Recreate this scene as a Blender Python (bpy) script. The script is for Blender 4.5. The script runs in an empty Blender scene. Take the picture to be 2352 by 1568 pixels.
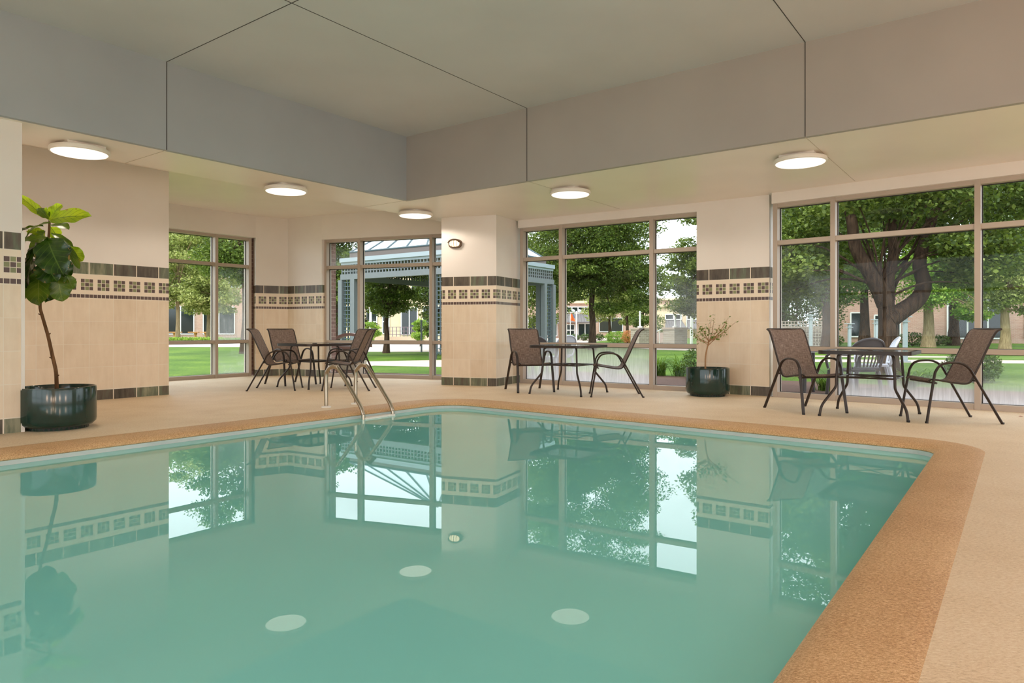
import bpy, bmesh, math, random
import numpy as np
from mathutils import Vector, Matrix
from mathutils.geometry import tessellate_polygon

random.seed(7)
RNG = np.random.default_rng(7)
SC = bpy.context.scene
COL = SC.collection
PI = math.pi

# ------------------------------------------------------------------ survey helpers
# The plan of the place was surveyed from a camera 0.95 m above the pool deck.
HC, FL, HZ = 0.95, 1568.0, 756.0
def P(u, v, z=0.0):
    d = FL * (HC - z) / (v - HZ)
    return Vector(((u - 1176.0) / FL * d, d, z))
def D(u, v, d):
    return Vector(((u - 1176.0) / FL * d, d, HC - (v - HZ) * d / FL))
_n = math.hypot(1170, 1568)
AX = Vector((1170 / _n, 1568 / _n, 0))
BX = Vector((-AX.y, AX.x, 0))
def AB(a, b, z=0.0):
    p = AX * a + BX * b
    return Vector((p.x, p.y, z))

# ------------------------------------------------------------------ tagging
def tag(o, label=None, cat=None, group=None, kind=None):
    if label: o['label'] = label
    if cat: o['category'] = cat
    if group: o['group'] = group
    if kind: o['kind'] = kind
    return o
def empty(name, loc=(0, 0, 0), rz=0.0, **k):
    o = bpy.data.objects.new(name, None)
    COL.objects.link(o)
    o.location = loc
    o.rotation_euler = (0, 0, rz)
    o.empty_display_size = 0.1
    return tag(o, **k)
def copy_tree(o, parent=None):
    c = o.copy()
    COL.objects.link(c)
    if parent is not None: c.parent = parent
    for ch in list(o.children): copy_tree(ch, c)
    return c

# ------------------------------------------------------------------ mesh builder
class MB:
    def __init__(s):
        s.v, s.f, s.m, s.uv = [], [], [], []
    def add(s, vs, fs, mi=0, uvs=None):
        n = len(s.v)
        s.v += [tuple(p) for p in vs]
        for i, f in enumerate(fs):
            s.f.append([n + k for k in f])
            s.m.append(mi)
            s.uv.append(uvs[i] if uvs else None)
    def box(s, c, size, rz=0.0, mi=0, M=None):
        hx, hy, hz = size[0] / 2, size[1] / 2, size[2] / 2
        R = M if M is not None else Matrix.Rotation(rz, 3, 'Z')
        c = Vector(c)
        vs = [c + R @ Vector((x * hx, y * hy, z * hz)) for x in (-1, 1) for y in (-1, 1) for z in (-1, 1)]
        s.add(vs, [(0, 1, 3, 2), (4, 6, 7, 5), (0, 4, 5, 1), (2, 3, 7, 6), (0, 2, 6, 4), (1, 5, 7, 3)], mi)
    def slab(s, p0, p1, z0, z1, t0, t1, mi=0, s0=0.0, ends=True):
        """upright slab along p0->p1, from offset t0 to t1 to the LEFT of the line; uv = metres"""
        p0, p1 = Vector(p0), Vector(p1)
        d = (p1 - p0); d.z = 0
        L = d.length
        d.normalize()
        n = Vector((-d.y, d.x, 0))
        A, B_, C, E_ = p0 + n * t0, p1 + n * t0, p1 + n * t1, p0 + n * t1
        vs = [Vector((q.x, q.y, z)) for z in (z0, z1) for q in (A, B_, C, E_)]
        w = abs(t1 - t0)
        fs = [(0, 1, 5, 4), (1, 2, 6, 5), (2, 3, 7, 6), (3, 0, 4, 7), (4, 5, 6, 7), (3, 2, 1, 0)]
        a, b = s0, s0 + L
        uvs = [[(a, z0), (b, z0), (b, z1), (a, z1)], [(b, z0), (b + w, z0), (b + w, z1), (b, z1)],
               [(b, z0), (a, z0), (a, z1), (b, z1)], [(a - w, z0), (a, z0), (a, z1), (a - w, z1)],
               [(a, 9), (b, 9), (b, 9 + w), (a, 9 + w)], [(a, 9), (b, 9), (b, 9 + w), (a, 9 + w)]]
        if t1 < t0: fs = [tuple(reversed(f)) for f in fs]; uvs = [list(reversed(u)) for u in uvs]
        s.add(vs, fs, mi, uvs)
    def prism(s, poly, z0, z1, mi=0, holes=None, sides=True):
        loops = [[Vector((p[0], p[1], 0)) for p in poly]] + [[Vector((p[0], p[1], 0)) for p in h] for h in (holes or [])]
        flat = [p for l in loops for p in l]
        tris = tessellate_polygon(loops)
        up = []
        for t in tris:
            a, b, c = (flat[i] for i in t)
            up.append(tuple(t) if (b - a).cross(c - a).z > 0 else tuple(reversed(t)))
        s.add([(p.x, p.y, z1) for p in flat], up, mi, [[(flat[i].x, flat[i].y) for i in t] for t in up])
        if z0 is None: return
        s.add([(p.x, p.y, z0) for p in flat], [tuple(reversed(t)) for t in up], mi)
        if sides:
            for li, l in enumerate(loops):
                n = len(l); L = 0.0
                area = sum(l[i].x * l[(i + 1) % n].y - l[(i + 1) % n].x * l[i].y for i in range(n))
                ccw = (area > 0) == (li == 0)
                for i in range(n):
                    a, b = l[i], l[(i + 1) % n]
                    e = (b - a).length
                    q = [(a.x, a.y, z0), (b.x, b.y, z0), (b.x, b.y, z1), (a.x, a.y, z1)]
                    uv = [(L, z0), (L + e, z0), (L + e, z1), (L, z1)]
                    L += e
                    s.add(q, [(0, 1, 2, 3) if ccw else (3, 2, 1, 0)], mi, [uv if ccw else uv[::-1]])
    def tube(s, path, r, n=8, closed=False, cap=True, side=None, flat=1.0, mi=0):
        path = [Vector(p) for p in path]
        N = len(path)
        rs = r if isinstance(r, (list, tuple)) else [r] * N
        rings = []
        prev = None
        for i, p in enumerate(path):
            if closed: t = path[(i + 1) % N] - path[i - 1]
            else: t = path[min(i + 1, N - 1)] - path[max(i - 1, 0)]
            t.normalize()
            if side is not None:
                sx = Vector(side)
                sx = (sx - t * sx.dot(t)).normalized()
            elif prev is None:
                h = Vector((0, 0, 1)) if abs(t.z) < 0.9 else Vector((1, 0, 0))
                sx = t.cross(h).normalized()
            else:
                sx = (prev - t * prev.dot(t)).normalized()
            prev = sx
            sy = t.cross(sx)
            rings.append([p + sx * (math.cos(2 * PI * k / n) * rs[i]) + sy * (math.sin(2 * PI * k / n) * rs[i] * flat) for k in range(n)])
        vs = [q for rg in rings for q in rg]
        fs = []
        M_ = N if closed else N - 1
        for i in range(M_):
            a, b = i * n, ((i + 1) % N) * n
            for k in range(n):
                k2 = (k + 1) % n
                fs.append((a + k, a + k2, b + k2, b + k))
        if cap and not closed:
            fs.append(tuple(reversed(range(n))))
            fs.append(tuple(range((N - 1) * n, N * n)))
        s.add(vs, fs, mi)
    def lathe(s, prof, c=(0, 0, 0), n=48, mi=0, sx=1.0, sy=1.0, M=None):
        c = Vector(c)
        vs = []
        for r, z in prof:
            for k in range(n):
                q = Vector((r * sx * math.cos(2 * PI * k / n), r * sy * math.sin(2 * PI * k / n), z))
                vs.append(c + (M @ q if M is not None else q))
        fs = []
        for i in range(len(prof) - 1):
            for k in range(n):
                k2 = (k + 1) % n
                fs.append((i * n + k, i * n + k2, (i + 1) * n + k2, (i + 1) * n + k))
        s.add(vs, fs, mi)
    def build(s, name, mats, parent=None, smooth=False, **k):
        me = bpy.data.meshes.new(name)
        me.from_pydata(s.v, [], s.f)
        if not isinstance(mats, (list, tuple)): mats = [mats]
        for m in mats: me.materials.append(m)
        if len(mats) > 1:
            me.polygons.foreach_set('material_index', s.m)
        if any(u for u in s.uv):
            ul = me.uv_layers.new(name='UVMap')
            buf = []
            for i, f in enumerate(s.f):
                u = s.uv[i]
                if u: 
                    for q in u: buf += [q[0], q[1]]
                else: buf += [0.0, 0.0] * len(f)
            ul.data.foreach_set('uv', buf)
        me.validate()
        me.update()
        if smooth:
            me.polygons.foreach_set('use_smooth', [True] * len(me.polygons))
            try: me.set_sharp_from_angle(angle=math.radians(42))
            except Exception: pass
        o = bpy.data.objects.new(name, me)
        COL.objects.link(o)
        if parent is not None: o.parent = parent
        return tag(o, **k)

def spline(pts, n=6, closed=False):
    pts = [Vector(p) for p in pts]
    out = []
    N = len(pts)
    R = N if closed else N - 1
    for i in range(R):
        p0 = pts[(i - 1) % N] if (closed or i > 0) else pts[0]
        p1, p2 = pts[i], pts[(i + 1) % N]
        p3 = pts[(i + 2) % N] if (closed or i + 2 < N) else pts[-1]
        for k in range(n):
            t = k / n
            out.append(0.5 * ((2 * p1) + (p2 - p0) * t + (2 * p0 - 5 * p1 + 4 * p2 - p3) * t * t + (3 * p1 - p0 - 3 * p2 + p3) * t ** 3))
    if not closed: out.append(pts[-1])
    return out
def bend(pts, r=0.05, n=5):
    """polyline with rounded corners"""
    pts = [Vector(p) for p in pts]
    out = [pts[0]]
    for i in range(1, len(pts) - 1):
        a, b, c = pts[i - 1], pts[i], pts[i + 1]
        rr = r[i - 1] if isinstance(r, (list, tuple)) else r
        q = min(rr, (b - a).length * 0.48, (c - b).length * 0.48)
        s, e = b + (a - b).normalized() * q, b + (c - b).normalized() * q
        for k in range(n + 1):
            t = k / n
            out.append(s * (1 - t) ** 2 + b * 2 * t * (1 - t) + e * t * t)
    out.append(pts[-1])
    return out
def round_poly(cs, rad, n=8):
    out = []
    N = len(cs)
    cs = [Vector((c[0], c[1], 0)) for c in cs]
    for i, b in enumerate(cs):
        a, c = cs[i - 1], cs[(i + 1) % N]
        r = rad[i] if isinstance(rad, (list, tuple)) else rad
        ua, uc = (a - b).normalized(), (c - b).normalized()
        half = math.acos(max(-1, min(1, ua.dot(uc)))) / 2
        L = r / math.tan(half)
        cen = b + (ua + uc).normalized() * (r / math.sin(half))
        s, e = b + ua * L - cen, b + uc * L - cen
        ang = s.angle(e)
        ax = s.cross(e).normalized() if s.cross(e).length > 1e-9 else Vector((0, 0, 1))
        for k in range(n + 1):
            out.append(cen + Matrix.Rotation(ang * k / n, 3, ax) @ s)
    return out

# ------------------------------------------------------------------ node helpers
def lin(r, g, b):
    f = lambda c: (c / 255 / 12.92) if c / 255 <= 0.04045 else ((c / 255 + 0.055) / 1.055) ** 2.4
    return (f(r), f(g), f(b), 1.0)
class G:
    def __init__(s, name):
        s.mat = bpy.data.materials.new(name)
        s.mat.use_nodes = True
        s.t = s.mat.node_tree
        s.t.nodes.clear()
        s.out = s.t.nodes.new('ShaderNodeOutputMaterial')
    def node(s, typ, **k):
        n = s.t.nodes.new(typ)
        for a, b in k.items(): setattr(n, a, b)
        return n
    def link(s, a, b): s.t.links.new(a, b)
    def val(s, sock, x):
        if isinstance(x, S): x = x.s
        if isinstance(x, bpy.types.NodeSocket): s.link(x, sock)
        elif isinstance(x, (tuple, list)) and len(x) == 3 and sock.type == 'RGBA': sock.default_value = (*x, 1)
        else: sock.default_value = x
    def math(s, op, *a, clamp=False):
        n = s.node('ShaderNodeMath', operation=op, use_clamp=clamp)
        for i, x in enumerate(a): s.val(n.inputs[i], x)
        return S(s, n.outputs[0])
    def mix(s, f, a, b, blend='MIX'):
        n = s.node('ShaderNodeMix', data_type='RGBA', blend_type=blend)
        s.val(n.inputs[0], f); s.val(n.inputs[6], a); s.val(n.inputs[7], b)
        return n.outputs[2]
    def mixs(s, f, a, b):
        n = s.node('ShaderNodeMixShader')
        s.val(n.inputs[0], f); s.link(a, n.inputs[1]); s.link(b, n.inputs[2])
        return n.outputs[0]
    def coord(s, which='Object'):
        return s.node('ShaderNodeTexCoord').outputs[which]
    def mapping(s, src, scale=(1, 1, 1), loc=(0, 0, 0), rot=(0, 0, 0)):
        n = s.node('ShaderNodeMapping')
        s.link(src, n.inputs[0])
        n.inputs['Scale'].default_value = scale; n.inputs['Location'].default_value = loc; n.inputs['Rotation'].default_value = rot
        return n.outputs[0]
    def noise(s, vec, scale=5, detail=3, rough=0.5, dist=0.0):
        n = s.node('ShaderNodeTexNoise')
        if vec is not None: s.link(vec, n.inputs['Vector'])
        n.inputs['Scale'].default_value = scale; n.inputs['Detail'].default_value = detail
        n.inputs['Roughness'].default_value = rough; n.inputs['Distortion'].default_value = dist
        return S(s, n.outputs['Fac'])
    def ramp(s, f, stops):
        n = s.node('ShaderNodeValToRGB')
        s.val(n.inputs[0], f)
        e = n.color_ramp.elements
        while len(e) < len(stops): e.new(0.5)
        for i, (p, c) in enumerate(stops):
            e[i].position = p
            e[i].color = c if len(c) == 4 else (*c, 1)
        return n.outputs[0]
    def remap(s, f, a, b, c=0.0, d=1.0):
        n = s.node('ShaderNodeMapRange')
        s.val(n.inputs[0], f)
        for i, x in enumerate((a, b, c, d)): n.inputs[i + 1].default_value = x
        return S(s, n.outputs[0])
    def bump(s, h, strength=0.3, dist=0.01):
        n = s.node('ShaderNodeBump')
        n.inputs['Strength'].default_value = strength; n.inputs['Distance'].default_value = dist
        s.val(n.inputs['Height'], h)
        return n.outputs[0]
    def bsdf(s, color, rough=0.5, metal=0.0, spec=0.5, normal=None, **k):
        n = s.node('ShaderNodeBsdfPrincipled')
        s.val(n.inputs['Base Color'], color); s.val(n.inputs['Roughness'], rough); s.val(n.inputs['Metallic'], metal)
        s.val(n.inputs['Specular IOR Level'], spec)
        if normal is not None: s.link(normal, n.inputs['Normal'])
        for a, b in k.items(): s.val(n.inputs[a.replace('_', ' ')], b)
        return n.outputs[0]
    def done(s, sh):
        s.link(sh, s.out.inputs[0])
        return s.mat
class S:
    def __init__(s, g, sock): s.g, s.s = g, sock
    def __add__(s, o): return s.g.math('ADD', s, o)
    def __sub__(s, o): return s.g.math('SUBTRACT', s, o)
    def __rsub__(s, o): return s.g.math('SUBTRACT', o, s)
    def __mul__(s, o): return s.g.math('MULTIPLY', s, o)
    __radd__ = __add__; __rmul__ = __mul__
    def __truediv__(s, o): return s.g.math('DIVIDE', s, o)
    def lt(s, o): return s.g.math('LESS_THAN', s, o)
    def gt(s, o): return s.g.math('GREATER_THAN', s, o)
    def fract(s): return s.g.math('FRACT', s)
    def floor(s): return s.g.math('FLOOR', s)
    def mod2(s): return s.g.math('MODULO', s, 2.0)
    def within(s, a, b): return s.gt(a) * s.lt(b)

def simple(name, c, rough=0.5, metal=0.0, spec=0.5, var=0.0, scale=8.0, bump=0.0, **k):
    g = G(name)
    col = lin(*c)
    nrm = None
    if var or bump:
        ns = g.noise(g.coord('Object'), scale, 4)
        if var:
            dark = tuple(x * (1 - var) for x in col[:3]); light = tuple(min(1, x * (1 + var)) for x in col[:3])
            col = g.ramp(ns, [(0.3, dark), (0.7, light)])
        if bump: nrm = g.bump(ns, bump, 0.01)
    return g.done(g.bsdf(col, rough, metal, spec, nrm, **k))

def tile_material():
    g = G('tiled_wall')
    sep = g.node('ShaderNodeSeparateXYZ')
    g.link(g.coord('UV'), sep.inputs[0])
    s, z = S(g, sep.outputs[0]), S(g, sep.outputs[1])
    T, m = 0.3048, 0.0508
    uv = g.coord('UV')
    streak = g.noise(g.mapping(uv, (14, 2.2, 1)), 1.0, 5, 0.6)
    blotch = g.noise(uv, 3.5, 4, 0.6)
    # each big tile has its own tone
    wn = g.node('ShaderNodeTexWhiteNoise', noise_dimensions='2D')
    cmb = g.node('ShaderNodeCombineXYZ')
    g.val(cmb.inputs[0], (s / T).floor()); g.val(cmb.inputs[1], ((z - 0.14) / T).floor())
    g.link(cmb.outputs[0], wn.inputs[0])
    tone = S(g, wn.outputs[0])
    beige = g.ramp(streak * 0.45 + blotch * 0.35 + tone * 0.2, [(0.32, lin(222, 201, 174)), (0.68, lin(239, 222, 199))])
    plain = lin(238, 222, 201)
    dark = g.ramp(streak * 0.75 + tone * 0.25, [(0.3, lin(70, 60, 50)), (0.46, lin(98, 88, 74)), (0.58, lin(104, 110, 88)), (0.72, lin(150, 148, 122))])
    brown = g.ramp(blotch, [(0.3, lin(82, 62, 58)), (0.7, lin(104, 82, 74))])
    olive = g.ramp(blotch, [(0.3, lin(118, 122, 84)), (0.7, lin(146, 148, 104))])
    grout = lin(236, 224, 206)
    paint = lin(238, 228, 216)
    is_paint = z.gt(1.84)
    is_dark = z.within(1.68, 1.84) + z.lt(0.135)
    band = z.within(1.366, 1.68)
    zs0 = 1.4672
    sq_z = z.within(zs0, zs0 + 3 * m)
    fs = (s / (4 * m)).fract()
    in_sq = sq_z * fs.lt(0.75)
    i = (fs * 4).floor(); j = ((z - zs0) / m).floor()
    par = (i + j + 8.0).mod2().gt(0.5)
    row = z.within(1.366, 1.366 + m)
    c = g.mix(band, beige, plain)
    c = g.mix(in_sq, c, g.mix(par, brown, olive))
    c = g.mix(row, c, brown)
    c = g.mix(is_dark, c, dark)
    # grout
    def line(x, per, w):  # 1 near multiples of per
        f = (x / per).fract()
        return (f.lt(w / per / 2) + f.gt(1 - w / per / 2))
    gbig = line(s, T, 0.007) + line(z - 0.14, T, 0.006) * z.lt(1.37)
    gdark = line(s, T, 0.012)
    gsm = line(s, m, 0.0055) + line(z - zs0, m, 0.0055)
    nb = 1.0 - band
    gm = g.math('MINIMUM', gbig * nb * (1.0 - is_dark) + gdark * is_dark * nb + gsm * (in_sq + row) + gsm * band * (1.0 - in_sq) * (1.0 - row) * 0.22
                + z.within(0.132, 0.142) + z.within(1.676, 1.684), 1.0, clamp=True)
    c = g.mix(gm, c, grout)
    pv = g.noise(uv, 1.3, 3)
    pc = g.ramp(pv, [(0.3, lin(233, 225, 218)), (0.7, lin(238, 231, 225))])
    c = g.mix(is_paint, c, pc)
    h = 1.0 - gm * (1.0 - is_paint)
    rough = g.math('ADD', 0.30, is_paint * 0.08 + gm * 0.2)
    return g.done(g.bsdf(c, rough, 0, 0.45, g.bump(h + streak * 0.15, 0.25, 0.004)))

def deck_material():
    g = G('deck_coating')
    o = g.coord('Object')
    n1 = g.noise(g.mapping(o, (60, 130, 1), rot=(0, 0, 0.4)), 1.0, 5, 0.65, 0.6)
    n2 = g.noise(o, 2.2, 4)
    n3 = g.noise(o, 240, 2)
    c = g.ramp(n1 * 0.62 + n2 * 0.18 + n3 * 0.2, [(0.30, lin(196, 168, 132)), (0.5, lin(232, 209, 178)), (0.68, lin(248, 233, 210))])
    sp = g.node('ShaderNodeTexVoronoi'); sp.inputs['Scale'].default_value = 2.3; g.link(o, sp.inputs['Vector'])
    speck = S(g, sp.outputs['Distance']).lt(0.016)
    c = g.mix(speck * 0.7, c, lin(96, 74, 58))
    return g.done(g.bsdf(c, 0.62, 0, 0.3, g.bump(n1 + n3, 0.35, 0.004)))
def coping_material():
    g = G('coping_aggregate')
    o = g.coord('Object')
    n1 = g.noise(g.mapping(o, (95, 170, 140), rot=(0, 0, 0.9)), 1.0, 4, 0.7, 0.4)
    n2 = g.noise(o, 1.6, 3)
    n3 = g.noise(o, 420, 2)
    c = g.ramp(n1 * 0.6 + n2 * 0.12 + n3 * 0.28, [(0.32, lin(124, 86, 54)), (0.42, lin(182, 136, 92)), (0.52, lin(216, 174, 126)), (0.64, lin(246, 216, 172))])
    return g.done(g.bsdf(c, 0.55, 0, 0.35, g.bump(n1 + n3, 0.4, 0.004)))
def water_material():
    g = G('pool_water_surface')
    o = g.coord('Object')
    dif = g.node('ShaderNodeBsdfDiffuse'); dif.inputs[0].default_value = lin(142, 230, 226)
    tr = g.node('ShaderNodeBsdfTransparent'); tr.inputs[0].default_value = lin(126, 205, 192)
    body = g.mixs(0.17, dif.outputs[0], tr.outputs[0])
    gl = g.node('ShaderNodeBsdfGlossy'); gl.inputs['Roughness'].default_value = 0.0
    gl.inputs[0].default_value = (0.97, 1, 0.99, 1)
    fr = g.node('ShaderNodeFresnel'); fr.inputs[0].default_value = 1.42
    return g.done(g.mixs(fr.outputs[0], body, gl.outputs[0]))
def glass_material(name, fog=0.0, tall=0.0, seed=0.0):
    """clear pane; fog = condensation towards its foot (uv.y = height fraction)"""
    g = G(name)
    tr = g.node('ShaderNodeBsdfTransparent'); tr.inputs[0].default_value = (0.95, 0.975, 0.96, 1)
    gl = g.node('ShaderNodeBsdfGlossy'); gl.inputs['Roughness'].default_value = 0.0
    fr = g.node('ShaderNodeFresnel'); fr.inputs[0].default_value = 1.25
    base = g.mixs(fr.outputs[0], tr.outputs[0], gl.outputs[0])
    if fog <= 0: return g.done(base)
    uv = g.coord('UV')
    sep = g.node('ShaderNodeSeparateXYZ'); g.link(uv, sep.inputs[0])
    x, y = S(g, sep.outputs[0]), S(g, sep.outputs[1])
    n1 = g.noise(g.mapping(uv, (46, 1.6, 1), loc=(seed, 0, 0)), 1.0, 5, 0.7)
    n2 = g.noise(g.mapping(uv, (2.2, 2.6, 1), loc=(seed * 2, 3, 0)), 1.0, 4)
    n3 = g.noise(g.mapping(uv, (120, 3, 1), loc=(seed, 0, 0)), 1.0, 3, 0.6)
    st = g.remap(n1, 0.3, 0.7, 0.62, 1.08)
    if tall < 0:
        f = g.remap(y + n1 * 0.16 - 0.08, 0.0, 0.55, 1.1, 0.10) * st
    elif tall:
        f = g.remap(y + n1 * 0.16 - 0.08, 0.0, 0.8, 1.0, 0.15) * st * 0.5 + g.remap(n2, 0.5, 0.75, 0.0, 0.5) * g.remap(n3, .4, .6, .3, 1.0)
    else:
        f = g.remap(y + n1 * 0.16 - 0.08, 0.0, 0.9, 1.0, 0.45) * st
    f = g.math('MULTIPLY', f, fog, clamp=True)
    d1 = g.node('ShaderNodeBsdfDiffuse'); d1.inputs[0].default_value = (0.86, 0.86, 0.88, 1)
    d2 = g.node('ShaderNodeBsdfTranslucent'); d2.inputs[0].default_value = (0.86, 0.87, 0.90, 1)
    haze = g.mixs(0.55, d1.outputs[0], d2.outputs[0])
    return g.done(g.mixs(f, base, haze))
def sling_material():
    g = G('sling_fabric')
    uv = g.coord('UV')
    a = g.noise(g.mapping(uv, (260, 14, 1)), 1.0, 2, 0.6)
    b = g.noise(g.mapping(uv, (14, 260, 1)), 1.0, 2, 0.6)
    c = g.ramp(a * 0.5 + b * 0.5, [(0.36, lin(104, 84, 75)), (0.5, lin(142, 121, 110)), (0.62, lin(182, 163, 150))])
    sh = g.bsdf(c, 0.7, 0, 0.25, g.bump(a + b, 0.2, 0.002))
    tl = g.node('ShaderNodeBsdfTranslucent'); g.val(tl.inputs[0], c)
    sh = g.mixs(0.22, sh, tl.outputs[0])
    tr = g.node('ShaderNodeBsdfTransparent')
    return g.done(g.mixs(0.10, sh, tr.outputs[0]))
def leaf_material(name, c1, c2, c3, trans=0.4, scale=0.6, rough=0.5):
    g = G(name)
    n = g.noise(g.coord('Object'), scale, 3, 0.6)
    wn = g.node('ShaderNodeNewGeometry')
    f = n * 0.6 + S(g, wn.outputs['Random Per Island']) * 0.4
    c = g.ramp(f, [(0.3, lin(*c1)), (0.5, lin(*c2)), (0.72, lin(*c3))])
    sh = g.bsdf(c, rough, 0, 0.3)
    tl = g.node('ShaderNodeBsdfTranslucent')
    g.val(tl.inputs[0], g.mix(0.5, c, lin(142, 162, 52), 'MIX'))
    return g.done(g.mixs(trans, sh, tl.outputs[0]))
def fig_leaf_material(name, c1, c2, vein, trans=0.35, rough=0.3):
    g = G(name)
    uv = g.coord('UV')
    sep = g.node('ShaderNodeSeparateXYZ'); g.link(uv, sep.inputs[0])
    x, y = S(g, sep.outputs[0]), S(g, sep.outputs[1])
    ax = g.math('ABSOLUTE', x - 0.5)
    mid = ax.lt(0.018)
    side = (g.math('ABSOLUTE', ((y - ax * 0.55) * 7.0).fract() - 0.5)).lt(0.055) * ax.lt(0.44)
    n = g.noise(g.coord('Object'), 9, 4)
    c = g.ramp(n, [(0.32, lin(*c1)), (0.7, lin(*c2))])
    edge = g.noise(g.coord('Object'), 22, 3).gt(0.62) * ax.gt(0.40)
    c = g.mix(g.math('MINIMUM', mid + side * 0.6, 1.0), c, lin(*vein))
    c = g.mix(edge * 0.7, c, lin(150, 120, 60))
    sh = g.bsdf(c, rough, 0, 0.5, g.bump(g.math('MINIMUM', mid + side, 1.0) + n, 0.4, 0.004))
    tl = g.node('ShaderNodeBsdfTranslucent'); g.val(tl.inputs[0], c)
    return g.done(g.mixs(trans, sh, tl.outputs[0]))
def grass_material(name, c1, c2, c3, sc=1.0):
    g = G(name)
    o = g.coord('Object')
    n1 = g.noise(o, 0.35 * sc, 5, 0.65)
    n2 = g.noise(o, 16 * sc, 3)
    c = g.ramp(n1 * 0.6 + n2 * 0.4, [(0.32, lin(*c1)), (0.5, lin(*c2)), (0.68, lin(*c3))])
    return g.done(g.bsdf(c, 0.85, 0, 0.15, g.bump(n2, 0.5, 0.03)))
def brick_material(name, c1, c2, mortar, sc=1.0):
    g = G(name)
    n = g.node('ShaderNodeTexBrick')
    g.link(g.coord('UV'), n.inputs['Vector'])
    n.inputs['Scale'].default_value = 1.0
    n.inputs['Brick Width'].default_value = 0.24 * sc; n.inputs['Row Height'].default_value = 0.08 * sc
    n.inputs['Mortar Size'].default_value = 0.008 * sc
    n.inputs['Color1'].default_value = lin(*c1); n.inputs['Color2'].default_value = lin(*c2); n.inputs['Mortar'].default_value = lin(*mortar)
    nz = g.noise(g.coord('Object'), 3, 4)
    c = g.mix(nz * 0.5, n.outputs[0], lin(*mortar))
    return g.done(g.bsdf(c, 0.85, 0, 0.2))
def emit_material(name, c, st):
    g = G(name)
    e = g.node('ShaderNodeEmission'); e.inputs[0].default_value = lin(*c); e.inputs[1].default_value = st
    return g.done(e.outputs[0])
def bark_material(name, c1, c2):
    g = G(name)
    n = g.noise(g.mapping(g.coord('Object'), (22, 22, 3)), 1.0, 5, 0.65)
    c = g.ramp(n, [(0.35, lin(*c1)), (0.65, lin(*c2))])
    return g.done(g.bsdf(c, 0.9, 0, 0.1, g.bump(n, 0.8, 0.03)))
def paint_material(name, c, rough=0.5, spec=0.4, var=4):
    g = G(name)
    n = g.noise(g.coord('Object'), 0.9, 3)
    a = tuple(max(0, x - var) for x in c); b = tuple(min(255, x + var) for x in c)
    col = g.ramp(n, [(0.3, lin(*a)), (0.7, lin(*b))])
    n2 = g.noise(g.coord('Object'), 160, 2)
    return g.done(g.bsdf(col, rough, 0, spec, g.bump(n2, 0.06, 0.002)))

M = {}
M['tile'] = tile_material()
M['deck'] = deck_material()
M['coping'] = coping_material()
M['water'] = water_material()
M['soffit'] = paint_material('soffit_paint', (244, 233, 222), 0.34, 0.5)
M['white'] = paint_material('wall_paint', (236, 226, 214), 0.5)
M['grey'] = paint_material('grey_ceiling_paint', (208, 205, 205), 0.5)
M['greyday'] = paint_material('grey_fascia_daylight_tint', (168, 173, 178), 0.55)  # grey fascia with cool daylight put into its colour
M['greylamp'] = paint_material('grey_fascia_lamp_tint', (172, 166, 160), 0.5)  # same grey fascia with warm lamp light put into its colour
M['joint'] = simple('joint_line', (78, 74, 72), 0.8)
M['jointlight'] = simple('soffit_joint_line', (198, 184, 168), 0.8)
M['liner'] = simple('pool_liner', (200, 208, 206), 0.4, var=0.06, scale=3)
M['basin'] = simple('pool_plaster', (196, 222, 216), 0.6, var=0.04, scale=2)
M['frame'] = simple('tan_aluminium_frame', (184, 169, 155), 0.42, 0.0, 0.5)
M['gasket'] = simple('black_gasket', (30, 28, 27), 0.6)
M['glass'] = glass_material('clear_glass')
M['fog1'] = glass_material('glass_with_heavy_condensation', 1.0, 0.0, 1.0)
M['fog4'] = glass_material('glass_with_condensation_at_its_foot', 0.85, -1.0, 3.0)
M['fog2'] = glass_material('glass_with_light_condensation', 0.42, 0.5, 5.0)
M['fog3'] = glass_material('glass_with_streaks', 0.62, 1.0, 9.0)
M['bronze'] = simple('dark_brown_enamel', (48, 35, 29), 0.42, 0.0, 0.5)
M['sling'] = sling_material()
M['rubber'] = simple('black_rubber', (26, 24, 23), 0.7)
M['steel'] = simple('brushed_steel', (178, 168, 152), 0.3, 1.0)
M['lampwhite'] = simple('white_lamp_body', (238, 232, 224), 0.4)
M['ceramic'] = simple('dark_green_glaze', (22, 50, 43), 0.12, 0.0, 0.6, var=0.12, scale=20)
M['plinth'] = simple('black_plinth', (22, 22, 22), 0.6)
M['soil'] = simple('potting_soil', (54, 42, 34), 0.95, var=0.3, scale=60, bump=0.6)
M['stem'] = bark_material('fig_stem_bark', (92, 66, 44), (134, 100, 70))
M['stem2'] = bark_material('pale_stem_bark', (150, 112, 80), (186, 146, 110))
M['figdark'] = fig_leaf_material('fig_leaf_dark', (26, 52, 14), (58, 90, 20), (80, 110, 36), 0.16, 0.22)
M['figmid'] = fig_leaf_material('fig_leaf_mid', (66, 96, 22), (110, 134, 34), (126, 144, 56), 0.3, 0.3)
M['figbacklit'] = fig_leaf_material('fig_leaf_backlit', (148, 184, 30), (184, 206, 44), (84, 118, 24), 0.6, 0.35)  # lamp light shining through the leaves is put into this lime colour
M['smallleaf'] = leaf_material('small_pot_leaf', (66, 92, 34), (96, 126, 48), (140, 160, 74), 0.3, 6.0)
g_ = G('patterned_table_glass')
_tr = g_.node('ShaderNodeBsdfTransparent'); _tr.inputs[0].default_value = lin(200, 214, 206)
_gl = g_.node('ShaderNodeBsdfGlossy'); _gl.inputs['Roughness'].default_value = 0.08
_fr = g_.node('ShaderNodeFresnel'); _fr.inputs[0].default_value = 1.5
_d = g_.node('ShaderNodeBsdfDiffuse'); _d.inputs[0].default_value = lin(170, 186, 178)
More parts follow.
